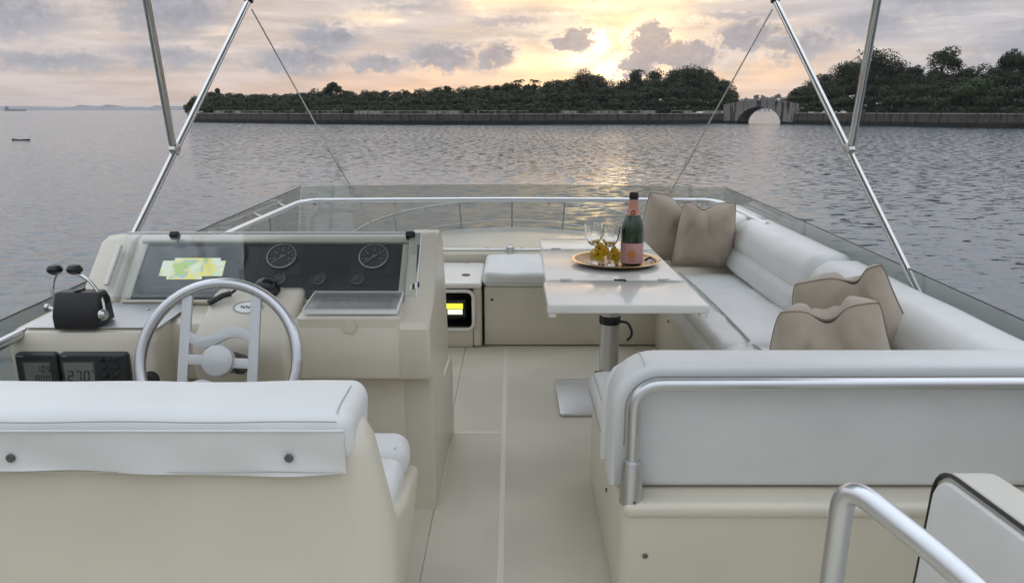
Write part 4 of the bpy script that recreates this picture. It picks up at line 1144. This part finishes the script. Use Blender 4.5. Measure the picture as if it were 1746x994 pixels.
# seat box; its aisle edge rises aft into the back
wg = MB().prism([(1.38, .006), (1.38, .585), (1.45, .545), (1.62, .485), (1.86, .452), (1.885, .435), (1.875, .30), (1.83, .006)], 'x', -.312, -.246, .014, 4)
wg.v = [(x - .03 * (y - 1.38) - .05 * max(0, (.42 - z) / .42), y, z) for (x, y, z) in wg.v]
wg.build('side_wing', 'gelcoat', hs, 35)
MB().box(((HX0 - .314) / 2, 1.62, .225), (-.314 - HX0, .46, .44), .02, 3).build('seat_box', 'gelcoat', hs)
sc1 = MB().rbox((-.90, 1.605, .492), (.625, .145, .05), .038, (10, 5, 2), 4, puff(.008, .625, .145, .05)).build('seat_cushion', 'vinyl', hs)
sc2 = MB().rbox((-.90, 1.815, .500), (.625, .062, .055), .045, (10, 3, 2), 4, puff(.004, .625, .062, .055)).build('seat_bolster', 'vinyl', hs)
loop_on(sc1, [(-.305, 1.48 + .25 * i / 8, .533) for i in range(9)], .0026)
loop_on(sc2, [(-.305, 1.77 + .08 * i / 6, .545) for i in range(7)], .0026)
# back cushion roll over the shell, its skirt and snap fasteners
def rollfn(v):
    w = mnoise.noise(Vector((v.x * 4, v.y * 9, v.z * 6))) * .004
    return (v.x, v.y + .03 * v.z / .1 + w, v.z + w)
rl = MB().rbox((-.93, 1.405, .782), (.622, .098, .055), .036, (20, 4, 3), 6, rollfn).build('back_cushion', 'vinyl', hs)
loop_on(rl, [(-1.5 + 1.165 * i / 24, 1.3110 + .0006 * math.sin(i), .822 + .0012 * math.sin(i * .9)) for i in range(25)], .0024)
loop_on(rl, [(-.338, 1.33 + .15 * i / 6, .8365 + (.002 if 0 < i < 6 else -.004)) for i in range(7)], .002)
sk = MB(); vs = []; fs = []
NX, NZ = 60, 8
for i in range(NX + 1):
    x = -1.55 + (1.55 - .318) * i / NX
    for j in range(NZ + 1):
        z = .812 - .086 * j / NZ - (.006 * math.sin(i / NX * 9) if j == NZ else 0)
        pull = sum(math.exp(-((x - sx) / .10) ** 2 - ((z - .757) / .04) ** 2) for sx in (-.955, -.425))
        dy_ = 1.293 - .004 * j / NZ + .006 * pull * (1 if j < NZ else .4) + .003 * mnoise.noise(Vector((x * 9, z * 14, 2))) + .0030 * math.sin(x * 26 + z * 40) * (j / NZ)
        vs.append((x, dy_, z))
for i in range(NX):
    for j in range(NZ):
        q = i * (NZ + 1) + j
        fs.append((q, q + 1, q + NZ + 2, q + NZ + 1))
n0 = len(vs); vs += [(x, y + .004, z) for (x, y, z) in vs]
fs += [tuple(n0 + k for k in f[::-1]) for f in fs]
skt = MB().add(vs, fs).build('back_skirt', 'vinyl', hs, 60)
loop_on(skt, [(-1.55 + 1.232 * i / 30, 1.2915, .8125) for i in range(31)], .0038, 'vinyl', 'welt')
loop_on(skt, [(-1.55 + 1.228 * i / 30, 1.2885, .729 + .001 * math.sin(i)) for i in range(31)], .0014)
for x in (-.955, -.425):
    MB().lathe([(.0085, 0), (.0085, .003), (.006, .005), (.003, .004), (0, .004)], 18, (x, 1.2925, .757), Matrix.Rotation(R(90), 3, 'X')).build('snap_fastener', 'print_dark', skt)

# ------------------------------------------------------------------ handrail and padded seat side at the stairwell
rl2 = thing('stair_handrail', (.56, 1.13, 0), 'bent stainless handrail in the lower right corner', 'handrail')
MB().tube(bend([(.545, 1.13, .006), (.565, 1.14, .79), (.66, .985, .735), (.95, .45, .50), (1.0, .36, .006)], .055, 8), .0195, 18).build('tube', 'aluminium', rl2)
MB().lathe([(.045, .004), (.045, .010), (.024, .02), (.024, .05)], 20, (.545, 1.13, 0)).build('foot', 'aluminium', rl2)
MB().lathe([(.045, .004), (.045, .010), (.024, .02), (.024, .05)], 20, (1.0, .36, 0)).build('foot', 'aluminium', rl2)
sidep = thing('padded_seat', (.86, 1.0, 0), 'white padded seat with black piping behind the bent handrail', 'seat')
def sidepoly(d):
    y1, zt = 1.30 - d, .745 - d
    return [(.35 + d, .10 + d), (y1 + .05, .10 + d)] + [(y1 + .012, .50)] + arc((y1 - .06, zt - .06), .06, 0, 90, 6) + [(.35 + d, zt + .05)]
MB().prism(sidepoly(0), 'x', .818, .905, .010, 3).build('rim', 'vinyl_cream', sidep, 35)
MB().prism(sidepoly(.012), 'x', .806, .819, .010, 3).build('pad', 'vinyl', sidep, 35)
pp_ = [(.8155, y, z) for (y, z) in sidepoly(.002)]
MB().tube(pp_, .0042, 6, True).build('piping', 'piping', sidep)
MB().box((.862, .82, .054), (.07, .80, .096), .01).build('plinth', 'gelcoat', sidep)
MB().rbox((1.15, .82, .30), (.235, .44, .06), .04, (5, 6, 2), 4).build('seat_cushion', 'vinyl', sidep)
MB().box((1.15, .82, .121), (.46, .86, .23), .02).build('seat_box', 'gelcoat', sidep)

# ------------------------------------------------------------------ the island: land, sea walls, bridge, woods
def far(px, py, t=None, z=None):
    d = ray(px, py)
    if t is None: t = (z - CAM_H) / d.z
    return Vector((0, 0, CAM_H)) + d * t
LAND_Z = .15
LW = [(-135, 321), (-128, 300), (-104, 283), (-62, 256), (-33, 246), (0, 244), (54, 256), (75.7, 272.8)]
RW = [(95.3, 253.2), (101, 243), (117, 220), (133, 197), (152, 170), (168, 150)]
BR_C = Vector((85.5, 263.0, WATER_Z)); BR_R = R(-45)
def bw(x, y, z=0):
    c, s = math.cos(BR_R), math.sin(BR_R)
    return Vector((BR_C.x + c * x - s * y, BR_C.y + s * x + c * y, z))
lw_end, rw_end = bw(-8.1, 8.5), bw(8.1, 8.5)
left_land = [(x, y) for x, y in LW[:-1]] + [tuple(bw(-13.8, .6)[:2]), tuple(bw(-8.1, .6)[:2]), tuple(lw_end[:2]), (98, 325), (104, 352), (60, 345), (0, 335), (-60, 340), (-110, 352), (-140, 345)]
right_land = [tuple(bw(8.1, .6)[:2])] + [tuple(bw(13.8, .6)[:2])] + RW[1:] + [(260, 150), (260, 330), (160, 345), (128, 330), (110, 290), tuple(rw_end[:2])]
for nm, poly in (('island_ground', left_land), ('island_ground', right_land)):
    g = MB().prism(poly, 'z', WATER_Z - 1, LAND_Z).build(nm, 'soil', None, 20, loc=(0, 300, WATER_Z)); tag(g, kind='structure')

def berm(poly, n, L):
    rings = []
    for i, (x, y) in enumerate(poly):
        k = 0.25 if i in (0, len(poly) - 1) else 1.0
        rings.append([(x + n[0] * a, y + n[1] * a, z) for (a, z) in ((1.2, -.4), (5, LAND_Z + 1.6 * k), (12, LAND_Z + 2.9 * k), (24, LAND_Z + 3.4 * k), (L, LAND_Z - .4))])
    tag(MB().loft(rings).build('island_ground', 'soil', None, 60, loc=(0, 300, WATER_Z)), kind='structure')
berm([(-126, 301), (-104, 284), (-62, 257), (-33, 247), (0, 245), (40, 254), (62, 266)], (.05, 1.0), 55)
berm([(104, 242), (117, 222), (133, 199), (152, 172), (168, 152)], (.80, .60), 60)

def sea_wall(poly, label, panel_len, rail, top):
    o = thing('sea_wall', (poly[0][0], poly[0][1], WATER_Z), label, 'sea wall')
    dist = 0
    for i in range(len(poly) - 1):
        a, b_ = Vector((*poly[i], 0)), Vector((*poly[i + 1], 0))
        L = (b_ - a).length; t = (b_ - a) / L; n = Vector((t.y, -t.x, 0))
        if n.y > 0: n = -n
        k = max(1, round(L / panel_len))
        for j in range(k):
            p0, p1 = a + t * (L * j / k + .06), a + t * (L * (j + 1) / k - .06)
            off = random.uniform(-.06, .06)
            def bxz(z0, z1, d0, d1, e=0):
                q = [p0 - t * e + n * d1, p1 + t * e + n * d1, p1 + t * e - n * d0, p0 - t * e - n * d0]
                mb = MB(); mb.add([(v.x, v.y, z) for z in (z0, z1) for v in q], [(0, 1, 2, 3), (7, 6, 5, 4), (0, 4, 5, 1), (1, 5, 6, 2), (2, 6, 7, 3), (3, 7, 4, 0)]); return mb
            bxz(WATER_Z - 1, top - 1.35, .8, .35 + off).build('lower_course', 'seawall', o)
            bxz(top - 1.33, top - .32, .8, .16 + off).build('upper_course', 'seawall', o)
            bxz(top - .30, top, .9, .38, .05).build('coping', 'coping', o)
            if not rail:
                q = p0 - t * .06 + n * .45
                if j % 2 == 0: MB().box((q.x, q.y, (top - .3 + WATER_Z - 1) / 2), (.7, .9, top - .3 - WATER_Z + 1)).build('pilaster', 'seawall', o)
        if rail:
            kk = max(2, round(L / 5.5))
            for j in range(kk):
                if random.random() < .12: continue
                q = a + t * (L * j / kk) - n * .3
                hh = .95 if random.random() < .8 else 1.25
                MB().box((q.x, q.y, top + hh / 2), (.28, .28, hh)).build('rail_post', 'coping', o)
                if random.random() < .8:
                    q2 = a + t * (L * (j + 1) / kk) - n * .3
                    MB().tube([(q.x, q.y, top + .82), (q2.x, q2.y, top + .82)], .09, 5).build('rail_bar', 'coping', o)
                    if random.random() < .35:
                        m_ = (q + q2) / 2
                        MB().box((m_.x, m_.y, top + .4), (L / kk * .8, .16, .78), 0, 1, Matrix.Rotation(math.atan2(t.y, t.x), 3, 'Z')).build('parapet_panel', 'coping', o)
    return o
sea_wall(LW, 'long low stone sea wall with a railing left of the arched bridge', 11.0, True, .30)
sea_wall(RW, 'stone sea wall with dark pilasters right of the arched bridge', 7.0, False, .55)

br_ = thing('stone_bridge', BR_C, 'weathered stone arch bridge joining the two wooded shores', 'bridge', None, BR_R)
ORG[br_.name] = Vector((0, 0, 0))          # its parts are drawn in the bridge's own frame
def deckz(x): return 7.9 - .0075 * x * x      # parapet top above water
def archz(x): return 5.75 * math.sqrt(max(0, 1 - (x / 8.0) ** 2)) ** 1.05
xs = [-13.8, -11, -9, -8.0] + [-8 * math.cos(math.pi * i / 20) for i in range(1, 20)] + [8.0, 9, 11, 13.8]
vs, fs = [], []
for x in xs:
    lo = -1.0 if abs(x) >= 8.0 - 1e-6 else archz(x)
    for y in (0, 8.0): vs += [(x, y, lo), (x, y, deckz(x) - 1.25)]
for i in range(len(xs) - 1):
    a, b_ = 4 * i, 4 * i + 4
    fs += [(a, b_, b_ + 1, a + 1), (a + 2, a + 3, b_ + 3, b_ + 2), (a + 1, b_ + 1, b_ + 3, a + 3), (a, a + 2, b_ + 2, b_)]
fs += [(0, 1, 3, 2), (len(vs) - 4, len(vs) - 2, len(vs) - 1, len(vs) - 3)]
MB().add(vs, fs).build('arch_span', 'bridge_stone', br_, 30)
# ring of arch stones
for i in range(15):
    a0, a1 = math.pi * i / 15 + .012, math.pi * (i + 1) / 15 - .012
    q = []
    for a in (a0, a1):
        x = -8 * math.cos(a); z = max(archz(x), 0); sc_ = 1.085
        q.append(((x, z), (x * sc_, z * sc_ + .12)))
    vs = []
    for y in (-.12, .2):
        vs += [(q[0][0][0], y, q[0][0][1]), (q[1][0][0], y, q[1][0][1]), (q[1][1][0], y, q[1][1][1]), (q[0][1][0], y, q[0][1][1])]
    MB().add(vs, [(0, 1, 2, 3), (7, 6, 5, 4), (0, 4, 5, 1), (1, 5, 6, 2), (2, 6, 7, 3), (3, 7, 4, 0)]).build('arch_stone', 'bridge_stone', br_)
for yy in (-.08, 7.7):
    n = 13
    for i in range(n):
        x0, x1 = -13.8 + 27.6 * i / n + .05, -13.8 + 27.6 * (i + 1) / n - .05
        z0, z1 = deckz(x0), deckz(x1)
        vs = [(x, y, z) for y in (yy, yy + .35) for (x, z) in ((x0, z0 - 1.25), (x1, z1 - 1.25), (x1, z1 - .16), (x0, z0 - .16))]
        MB().add(vs, [(0, 1, 2, 3), (7, 6, 5, 4), (0, 4, 5, 1), (1, 5, 6, 2), (2, 6, 7, 3), (3, 7, 4, 0)]).build('parapet_panel', 'bridge_stone', br_)
        vs = [(x, y, z) for y in (yy - .12, yy + .47) for (x, z) in ((x0 - .05, z0 - .155), (x1 + .05, z1 - .155), (x1 + .05, z1), (x0 - .05, z0))]
        MB().add(vs, [(0, 1, 2, 3), (7, 6, 5, 4), (0, 4, 5, 1), (1, 5, 6, 2), (2, 6, 7, 3), (3, 7, 4, 0)]).build('parapet_cap', 'coping', br_)
MB().box((-4.6, 3.0, 7.95), (4.4, .5, .8)).build('deck_block', 'bridge_stone', br_)
MB().box((20.5, -.2, 1.6), (.9, 1.0, 4.2)).build('end_pier', 'bridge_stone', br_)

# ---- foliage
rng = np.random.default_rng(11)
def leaf_cloud(pack, size, flat=.35):
    """leaf-sized quads turned every way; returns vertex and face arrays"""
    centers, out = pack
    n = len(centers)
    nn = out + rng.normal(size=(n, 3)) * .45; nn /= np.linalg.norm(nn, axis=1)[:, None]
    q = rng.normal(size=(n, 3))
    a = np.cross(nn, q); a /= np.linalg.norm(a, axis=1)[:, None] + 1e-9
    b_ = np.cross(nn, a)
    s = size * rng.uniform(.55, 1.25, n)[:, None]
    c = np.asarray(centers)
    v = np.stack([c - a * s, c + b_ * s * .62, c + a * s, c - b_ * s * .62], 1).reshape(-1, 3)
    return v
def crown_points(c, rx, ry, rz, n, lumps=9, shell=.55):
    """points in a lumpy crown: sub-clumps spread over an ellipsoid, leaves near each clump's skin"""
    c = np.asarray(c, float)
    L = rng.normal(size=(lumps, 3)); L /= np.linalg.norm(L, axis=1)[:, None]
    L[:, 2] = np.abs(L[:, 2]) * 1.1 - .25
    lc = c + L * np.array([rx, ry, rz]) * rng.uniform(.45, .78, lumps)[:, None]
    lr = np.array([rx, ry, rz]).mean() * rng.uniform(.28, .50, lumps)
    k = rng.integers(0, lumps, n)
    d = rng.normal(size=(n, 3)); d /= np.linalg.norm(d, axis=1)[:, None]
    r = rng.uniform(shell, 1.05, n) ** .8
    return lc[k] + d * (r * lr[k])[:, None] * np.array([1.1, 1.1, .85]), d
def quad_object(name, v, m, parent=None, org=(0, 0, 0)):
    n = len(v) // 4
    me = bpy.data.meshes.new(name)
    me.vertices.add(len(v)); me.vertices.foreach_set('co', (v - np.asarray(org)).astype(np.float32).ravel())
    me.loops.add(4 * n); me.loops.foreach_set('vertex_index', np.arange(4 * n, dtype=np.int32))
    me.polygons.add(n); me.polygons.foreach_set('loop_start', np.arange(0, 4 * n, 4, dtype=np.int32))
    me.update(calc_edges=True); me.validate()
    me.materials.append(MATS[m])
    o = link(bpy.data.objects.new(name, me)); ORG[o.name] = Vector(org)
    if parent: o.parent = parent
    return o
SKY_L = [(318, 180), (328, 170), (345, 163), (362, 153), (380, 157), (410, 158), (450, 156), (480, 158), (520, 154), (550, 151), (590, 150), (620, 156), (660, 154), (700, 152), (740, 150), (770, 147), (800, 147), (830, 143), (860, 138), (890, 137), (930, 134), (965, 132), (985, 127), (1008, 125), (1025, 131), (1040, 138), (1060, 131), (1078, 128), (1100, 122), (1125, 113), (1150, 108), (1180, 106), (1205, 111), (1225, 118), (1243, 134), (1256, 152), (1264, 172)]
SKY_R = [(1342, 168), (1352, 156), (1368, 142), (1385, 128), (1405, 118), (1430, 108), (1455, 98), (1480, 95), (1510, 95), (1540, 98), (1560, 104), (1590, 107), (1620, 108), (1650, 106), (1680, 102), (1710, 100), (1746, 100), (1800, 98), (1880, 95)]
def wall_t(poly, px):
    """distance along the sight line at which the shore stands at this bearing"""
    best = None
    ta = (px - IW / 2) / FPX / 1.0255
    for i in range(len(poly) - 1):
        (x0, y0), (x1, y1) = poly[i], poly[i + 1]
        b0, b1 = x0 / y0, x1 / y1
        if min(b0, b1) - 1e-9 <= ta <= max(b0, b1) + 1e-9:
            k = (ta - b0) / (b1 - b0) if abs(b1 - b0) > 1e-9 else 0
            return (y0 + (y1 - y0) * k) / 1.0255
    return (poly[0][1] if ta < poly[0][0] / poly[0][1] else poly[-1][1]) / 1.0255
def wood(sky, poly, step, mname, name, label, px0, px1, leaf=.36):
    pts = []; leafs = []
    px = px0
    xs_, ys_ = [q[0] for q in sky], [q[1] for q in sky]
    while px <= px1:
        ytop = float(np.interp(px, xs_, ys_)); tw = wall_t(poly, px)
        for row in range(4):
            dpt = (5.0, 11.0, 18.0, 26.0)[row] + random.uniform(-2, 2)
            frac = (.34, .60, .82, 1.0)[row] * random.uniform(.90, 1.02)
            pj = px + random.uniform(-step, step) * .5
            t = tw + dpt
            top = far(pj, ytop, t)
            zt = LAND_Z + (top.z - LAND_Z) * frac
            if zt < LAND_Z + 1.2: zt = LAND_Z + 1.2
            hh = max(1.2, (zt - LAND_Z) * (.55 if row else .5))
            rr = min(step * t / FPX * 1.15 + 1.0, hh * 1.1 + 1.0)
            c = (top.x, top.y, zt - hh * .72)
            n = int(150 + rr * rr * 60)
            pts.append(crown_points(c, rr, rr, hh * .78, min(n, 1500), 9))
        for (dd, hz_) in ((8.0, 2.6), (15.0, 3.4), (24.0, 4.5)):
            u = far(px, 190, tw + dd)
            pts.append(crown_points((u.x, u.y, LAND_Z + hz_ * .5), step * tw / FPX * .9 + .8, 2.0, hz_ * .8, 260, 6, .2))
        # undergrowth behind the wall
        t = tw + 2.2
        u = far(px, 190, t)
        pts.append(crown_points((u.x, u.y, LAND_Z + 1.0), step * t / FPX * .8 + .6, 1.6, 1.7, 150, 5))
        px += step
    P_ = tuple(np.concatenate(q) for q in zip(*pts))
    o = quad_object(name, leaf_cloud(P_, leaf), mname)
    tag(o, label, 'woodland', None, 'stuff')
    return o
wood(SKY_L, LW, 14, 'leaf', 'woodland', 'dense dark green wood along the island left of the bridge', 326, 1254)
wood(SKY_R, RW, 17, 'leaf', 'woodland', 'dense dark green wood on the shore right of the bridge', 1356, 1860, .34)
def tree(px, ytop, dpt, poly, rpx, hpx, m, label, lumps=10, n=1500, base=None, leaf=.36, name='broadleaf_tree', lsh=.5):
    t = (wall_t(poly, px) if poly else 0) + dpt
    top = far(px, ytop, t); r = rpx * t / FPX; h = hpx * t / FPX / 2
    o = thing(name, (top.x, top.y, LAND_Z), label, 'tree')
    zc = top.z - h
    quad_object('crown', leaf_cloud(crown_points((top.x, top.y, zc), r, r, h, n * 2, lumps, lsh), leaf), m, o, (top.x, top.y, LAND_Z))
    tr = MB().tube([(top.x, top.y, LAND_Z - .3), (top.x + .3, top.y, (LAND_Z + zc) / 2), (top.x, top.y, zc + h * .4)], [.45, .34, .16], 8)
    for k in range(5):
        a = k * 1.3
        tr.tube([(top.x + .1, top.y, LAND_Z + (zc - LAND_Z) * (.6 + .08 * k)), (top.x + math.cos(a) * r * .6, top.y + math.sin(a) * r * .6, zc + h * .2)], [.18, .06], 6)
    tr.build('trunk', 'bark', o)
    return o
tree(566, 141, 22, LW, 17, 26, 'leaf', 'round crowned tree standing above the left part of the wood', 8, 1100)
tree(368, 151, 24, LW, 8, 12, 'leaf', 'small tuft of tree crown near the left tip of the island', 5, 350)
tree(330, 166, 14, LW, 9, 26, 'leaf', 'dark tree on the left tip of the island beside the slanting tube', 5, 500)
tree(763, 146, 24, LW, 9, 12, 'leaf', 'small bushy crown breaking the skyline left of the sunset glow', 5, 400)
tree(1001, 122, 27, LW, 36, 38, 'leaf_brown', 'brownish spreading tree right under the setting sun', 12, 1700)
tree(1182, 104, 20, LW, 48, 72, 'leaf', 'tallest dark green tree crown beside the bridge on its left', 14, 3200)
tree(1094, 116, 25, LW, 20, 44, 'leaf', 'feathery tree top right of the sun against the cloud', 8, 800, lsh=.75)
tree(1612, 77, 22, RW, 31, 62, 'leaf', 'tall round headed tree rising over the wood at the right', 10, 1500)
tree(1732, 84, 20, RW, 26, 50, 'leaf', 'leafy tree top at the right edge of the photo', 9, 1200)
tree(1490, 88, 20, RW, 62, 60, 'leaf', 'broad dark domed tree behind the right hand tube', 14, 3000)
tree(1662, 126, 5, RW, 34, 70, 'leaf_light', 'brighter green tree overhanging the right sea wall', 10, 2200)
tree(1360, 150, 10, RW, 24, 40, 'leaf', 'dark tree leaning towards the bridge from its right end', 8, 1300)
def palm(px, ytop, dpt, label, s=1.0):
    t = wall_t(LW, px) + dpt; top = far(px, ytop, t)
    o = thing('palm_tree', (top.x, top.y, LAND_Z), label, 'tree', 'palms on the skyline')
    zc = top.z - 1.6 * s
    MB().tube([(top.x - .5, top.y, LAND_Z - .2), (top.x + .2, top.y, (zc + LAND_Z) / 2), (top.x, top.y, zc)], [.3, .2, .18], 8).build('trunk', 'bark', o)
    vs, fs = [], []
    for k in range(15):
        a = k * 2.4; ln = s * random.uniform(2.2, 3.4); rise = random.uniform(.2, 1.0)
        for j in range(6):
            u = j / 5; rr = ln * u
            z = zc + s * (1.9 * rise * u - 2.4 * u * u * (1.2 - rise * .5)); w = .42 * s * (1 - u * .7)
            cx, cy = top.x + math.cos(a) * rr, top.y + math.sin(a) * rr
            vs += [(cx - math.sin(a) * w, cy + math.cos(a) * w, z - .25 * s), (cx, cy, z), (cx + math.sin(a) * w, cy - math.cos(a) * w, z - .25 * s)]
        b_ = len(vs) - 18
        for j in range(5):
            for c in (0, 1): fs.append((b_ + 3 * j + c, b_ + 3 * j + c + 1, b_ + 3 * j + c + 4, b_ + 3 * j + c + 3))
    MB().add(vs, fs).build('fronds', 'leaf', o)
palm(884, 131, 24, 'palm with a ragged head, leftmost of the pair on the wooded skyline', .85)
palm(912, 131, 24, 'palm with upright fronds, right of the pair on the wooded skyline', .85)
palm(1089, 113, 26, 'palm crown against the bright cloud right of the sun', .95)
# far wooded point seen over the bridge
ds = []
for px in range(1262, 1352, 8):
    q = far(px, 163 + random.uniform(-5, 3) + abs(px - 1312) * .12, 3000)
    ds.append(crown_points((q.x, q.y, q.z - 16), 24, 20, 20, 200, 6)); ds.append(crown_points((q.x, q.y, q.z - 44), 26, 20, 26, 200, 6))
fp_ = quad_object('woodland', leaf_cloud(tuple(np.concatenate(q) for q in zip(*ds)), 4.0), 'leaf'); tag(fp_, 'pale distant trees seen just over the bridge', 'woodland', None, 'stuff')
g = MB().prism([(far(1255, 180, 2950).x, 2980), (far(1360, 180, 2950).x, 2980), (far(1360, 180, 3100).x, 3250), (far(1255, 180, 3100).x, 3250)], 'z', WATER_Z - 1, WATER_Z + 1).build('island_ground', 'soil'); tag(g, kind='structure')

# ------------------------------------------------------------------ far coast, ship, drifting boat
FD = 11000.0
rc = random.Random(3)
vs = []; n = 90
tops = []
for i in range(n + 1):
    px = -160 + 700 * i / n
    h = 5.4 + 2.0 * math.sin(i * .35) * .4 + rc.uniform(-.5, .8)
    if 0 < px < 330 and rc.random() < .18: h += rc.uniform(1.0, 3.0)
    q = far(px, 188.5, FD)
    tops.append((q.x, q.y, WATER_Z + h * FD / FPX + 4))
mb = MB()
rings = [[(x, y, WATER_Z - 5), (x, y, z * .55), (x, y + 120, z), (x, y + 500, z * .8), (x, y + 500, WATER_Z - 5)] for (x, y, z) in tops]
coast = mb.loft(rings).build('far_coast', 'hazy_shore', None, 20, loc=(0, FD, WATER_Z)); tag(coast, kind='structure')
sh = thing('cargo_ship', (far(20, 187, 3400).x, far(20, 187, 3400).y, WATER_Z), 'hazy cargo ship on the horizon at the far left', 'ship')
sx, sy = far(20, 187, 3400).x, far(20, 187, 3400).y
MB().prism([(sx - 32, WATER_Z - 2), (sx - 38, WATER_Z + 8), (sx + 60, WATER_Z + 7), (sx + 56, WATER_Z - 2)], 'y', sy, sy + 14).build('hull', 'ship_paint', sh)
MB().box((sx - 26, sy + 7, WATER_Z + 13), (12, 10, 12)).box((sx - 26, sy + 7, WATER_Z + 21), (4, 4, 6)).build('bridge_house', 'ship_paint', sh)
bt = thing('drifting_boat', (far(36, 240, z=WATER_Z).x, far(36, 240, z=WATER_Z).y, WATER_Z), 'small low dark boat on the water at the far left', 'boat')
q = far(36, 240, z=WATER_Z)
rings = []
for k in range(9):
    u = k / 8 * 2 - 1; w = .32 * math.sqrt(max(.02, 1 - u * u)); lift = .14 * u * u * (1.4 if u < 0 else .7)
    rings.append([(q.x + u * 1.4, q.y - w, WATER_Z + .16 + lift), (q.x + u * 1.4, q.y - w * .6, WATER_Z - .05), (q.x + u * 1.4, q.y + w * .6, WATER_Z - .05), (q.x + u * 1.4, q.y + w, WATER_Z + .16 + lift)])
MB().loft(rings).build('hull', 'boat_dark', bt)
MB().tube([(q.x - 1.4, q.y - .05, WATER_Z + .32), (q.x - .9, q.y - .28, WATER_Z + .21), (q.x, q.y - .34, WATER_Z + .175), (q.x + 1.3, q.y - .15, WATER_Z + .24)], .03, 6).build('gunwale', 'boat_light', bt)

# ------------------------------------------------------------------ haze over the water
hm = bpy.data.materials.new('haze'); hm.use_nodes = True
hm.node_tree.nodes.clear()
ho = hm.node_tree.nodes.new('ShaderNodeOutputMaterial'); hv = hm.node_tree.nodes.new('ShaderNodeVolumePrincipled')
hv.inputs['Color'].default_value = (.92, .93, .97, 1); hv.inputs['Density'].default_value = .00009; hv.inputs['Anisotropy'].default_value = .2
hm.node_tree.links.new(hv.outputs[0], ho.inputs['Volume'])
MATS['haze'] = hm
hz = MB().box((0, 8000, 14), (S_ * 2.1, 22000, 38)).build('haze', 'haze'); tag(hz, kind='stuff')
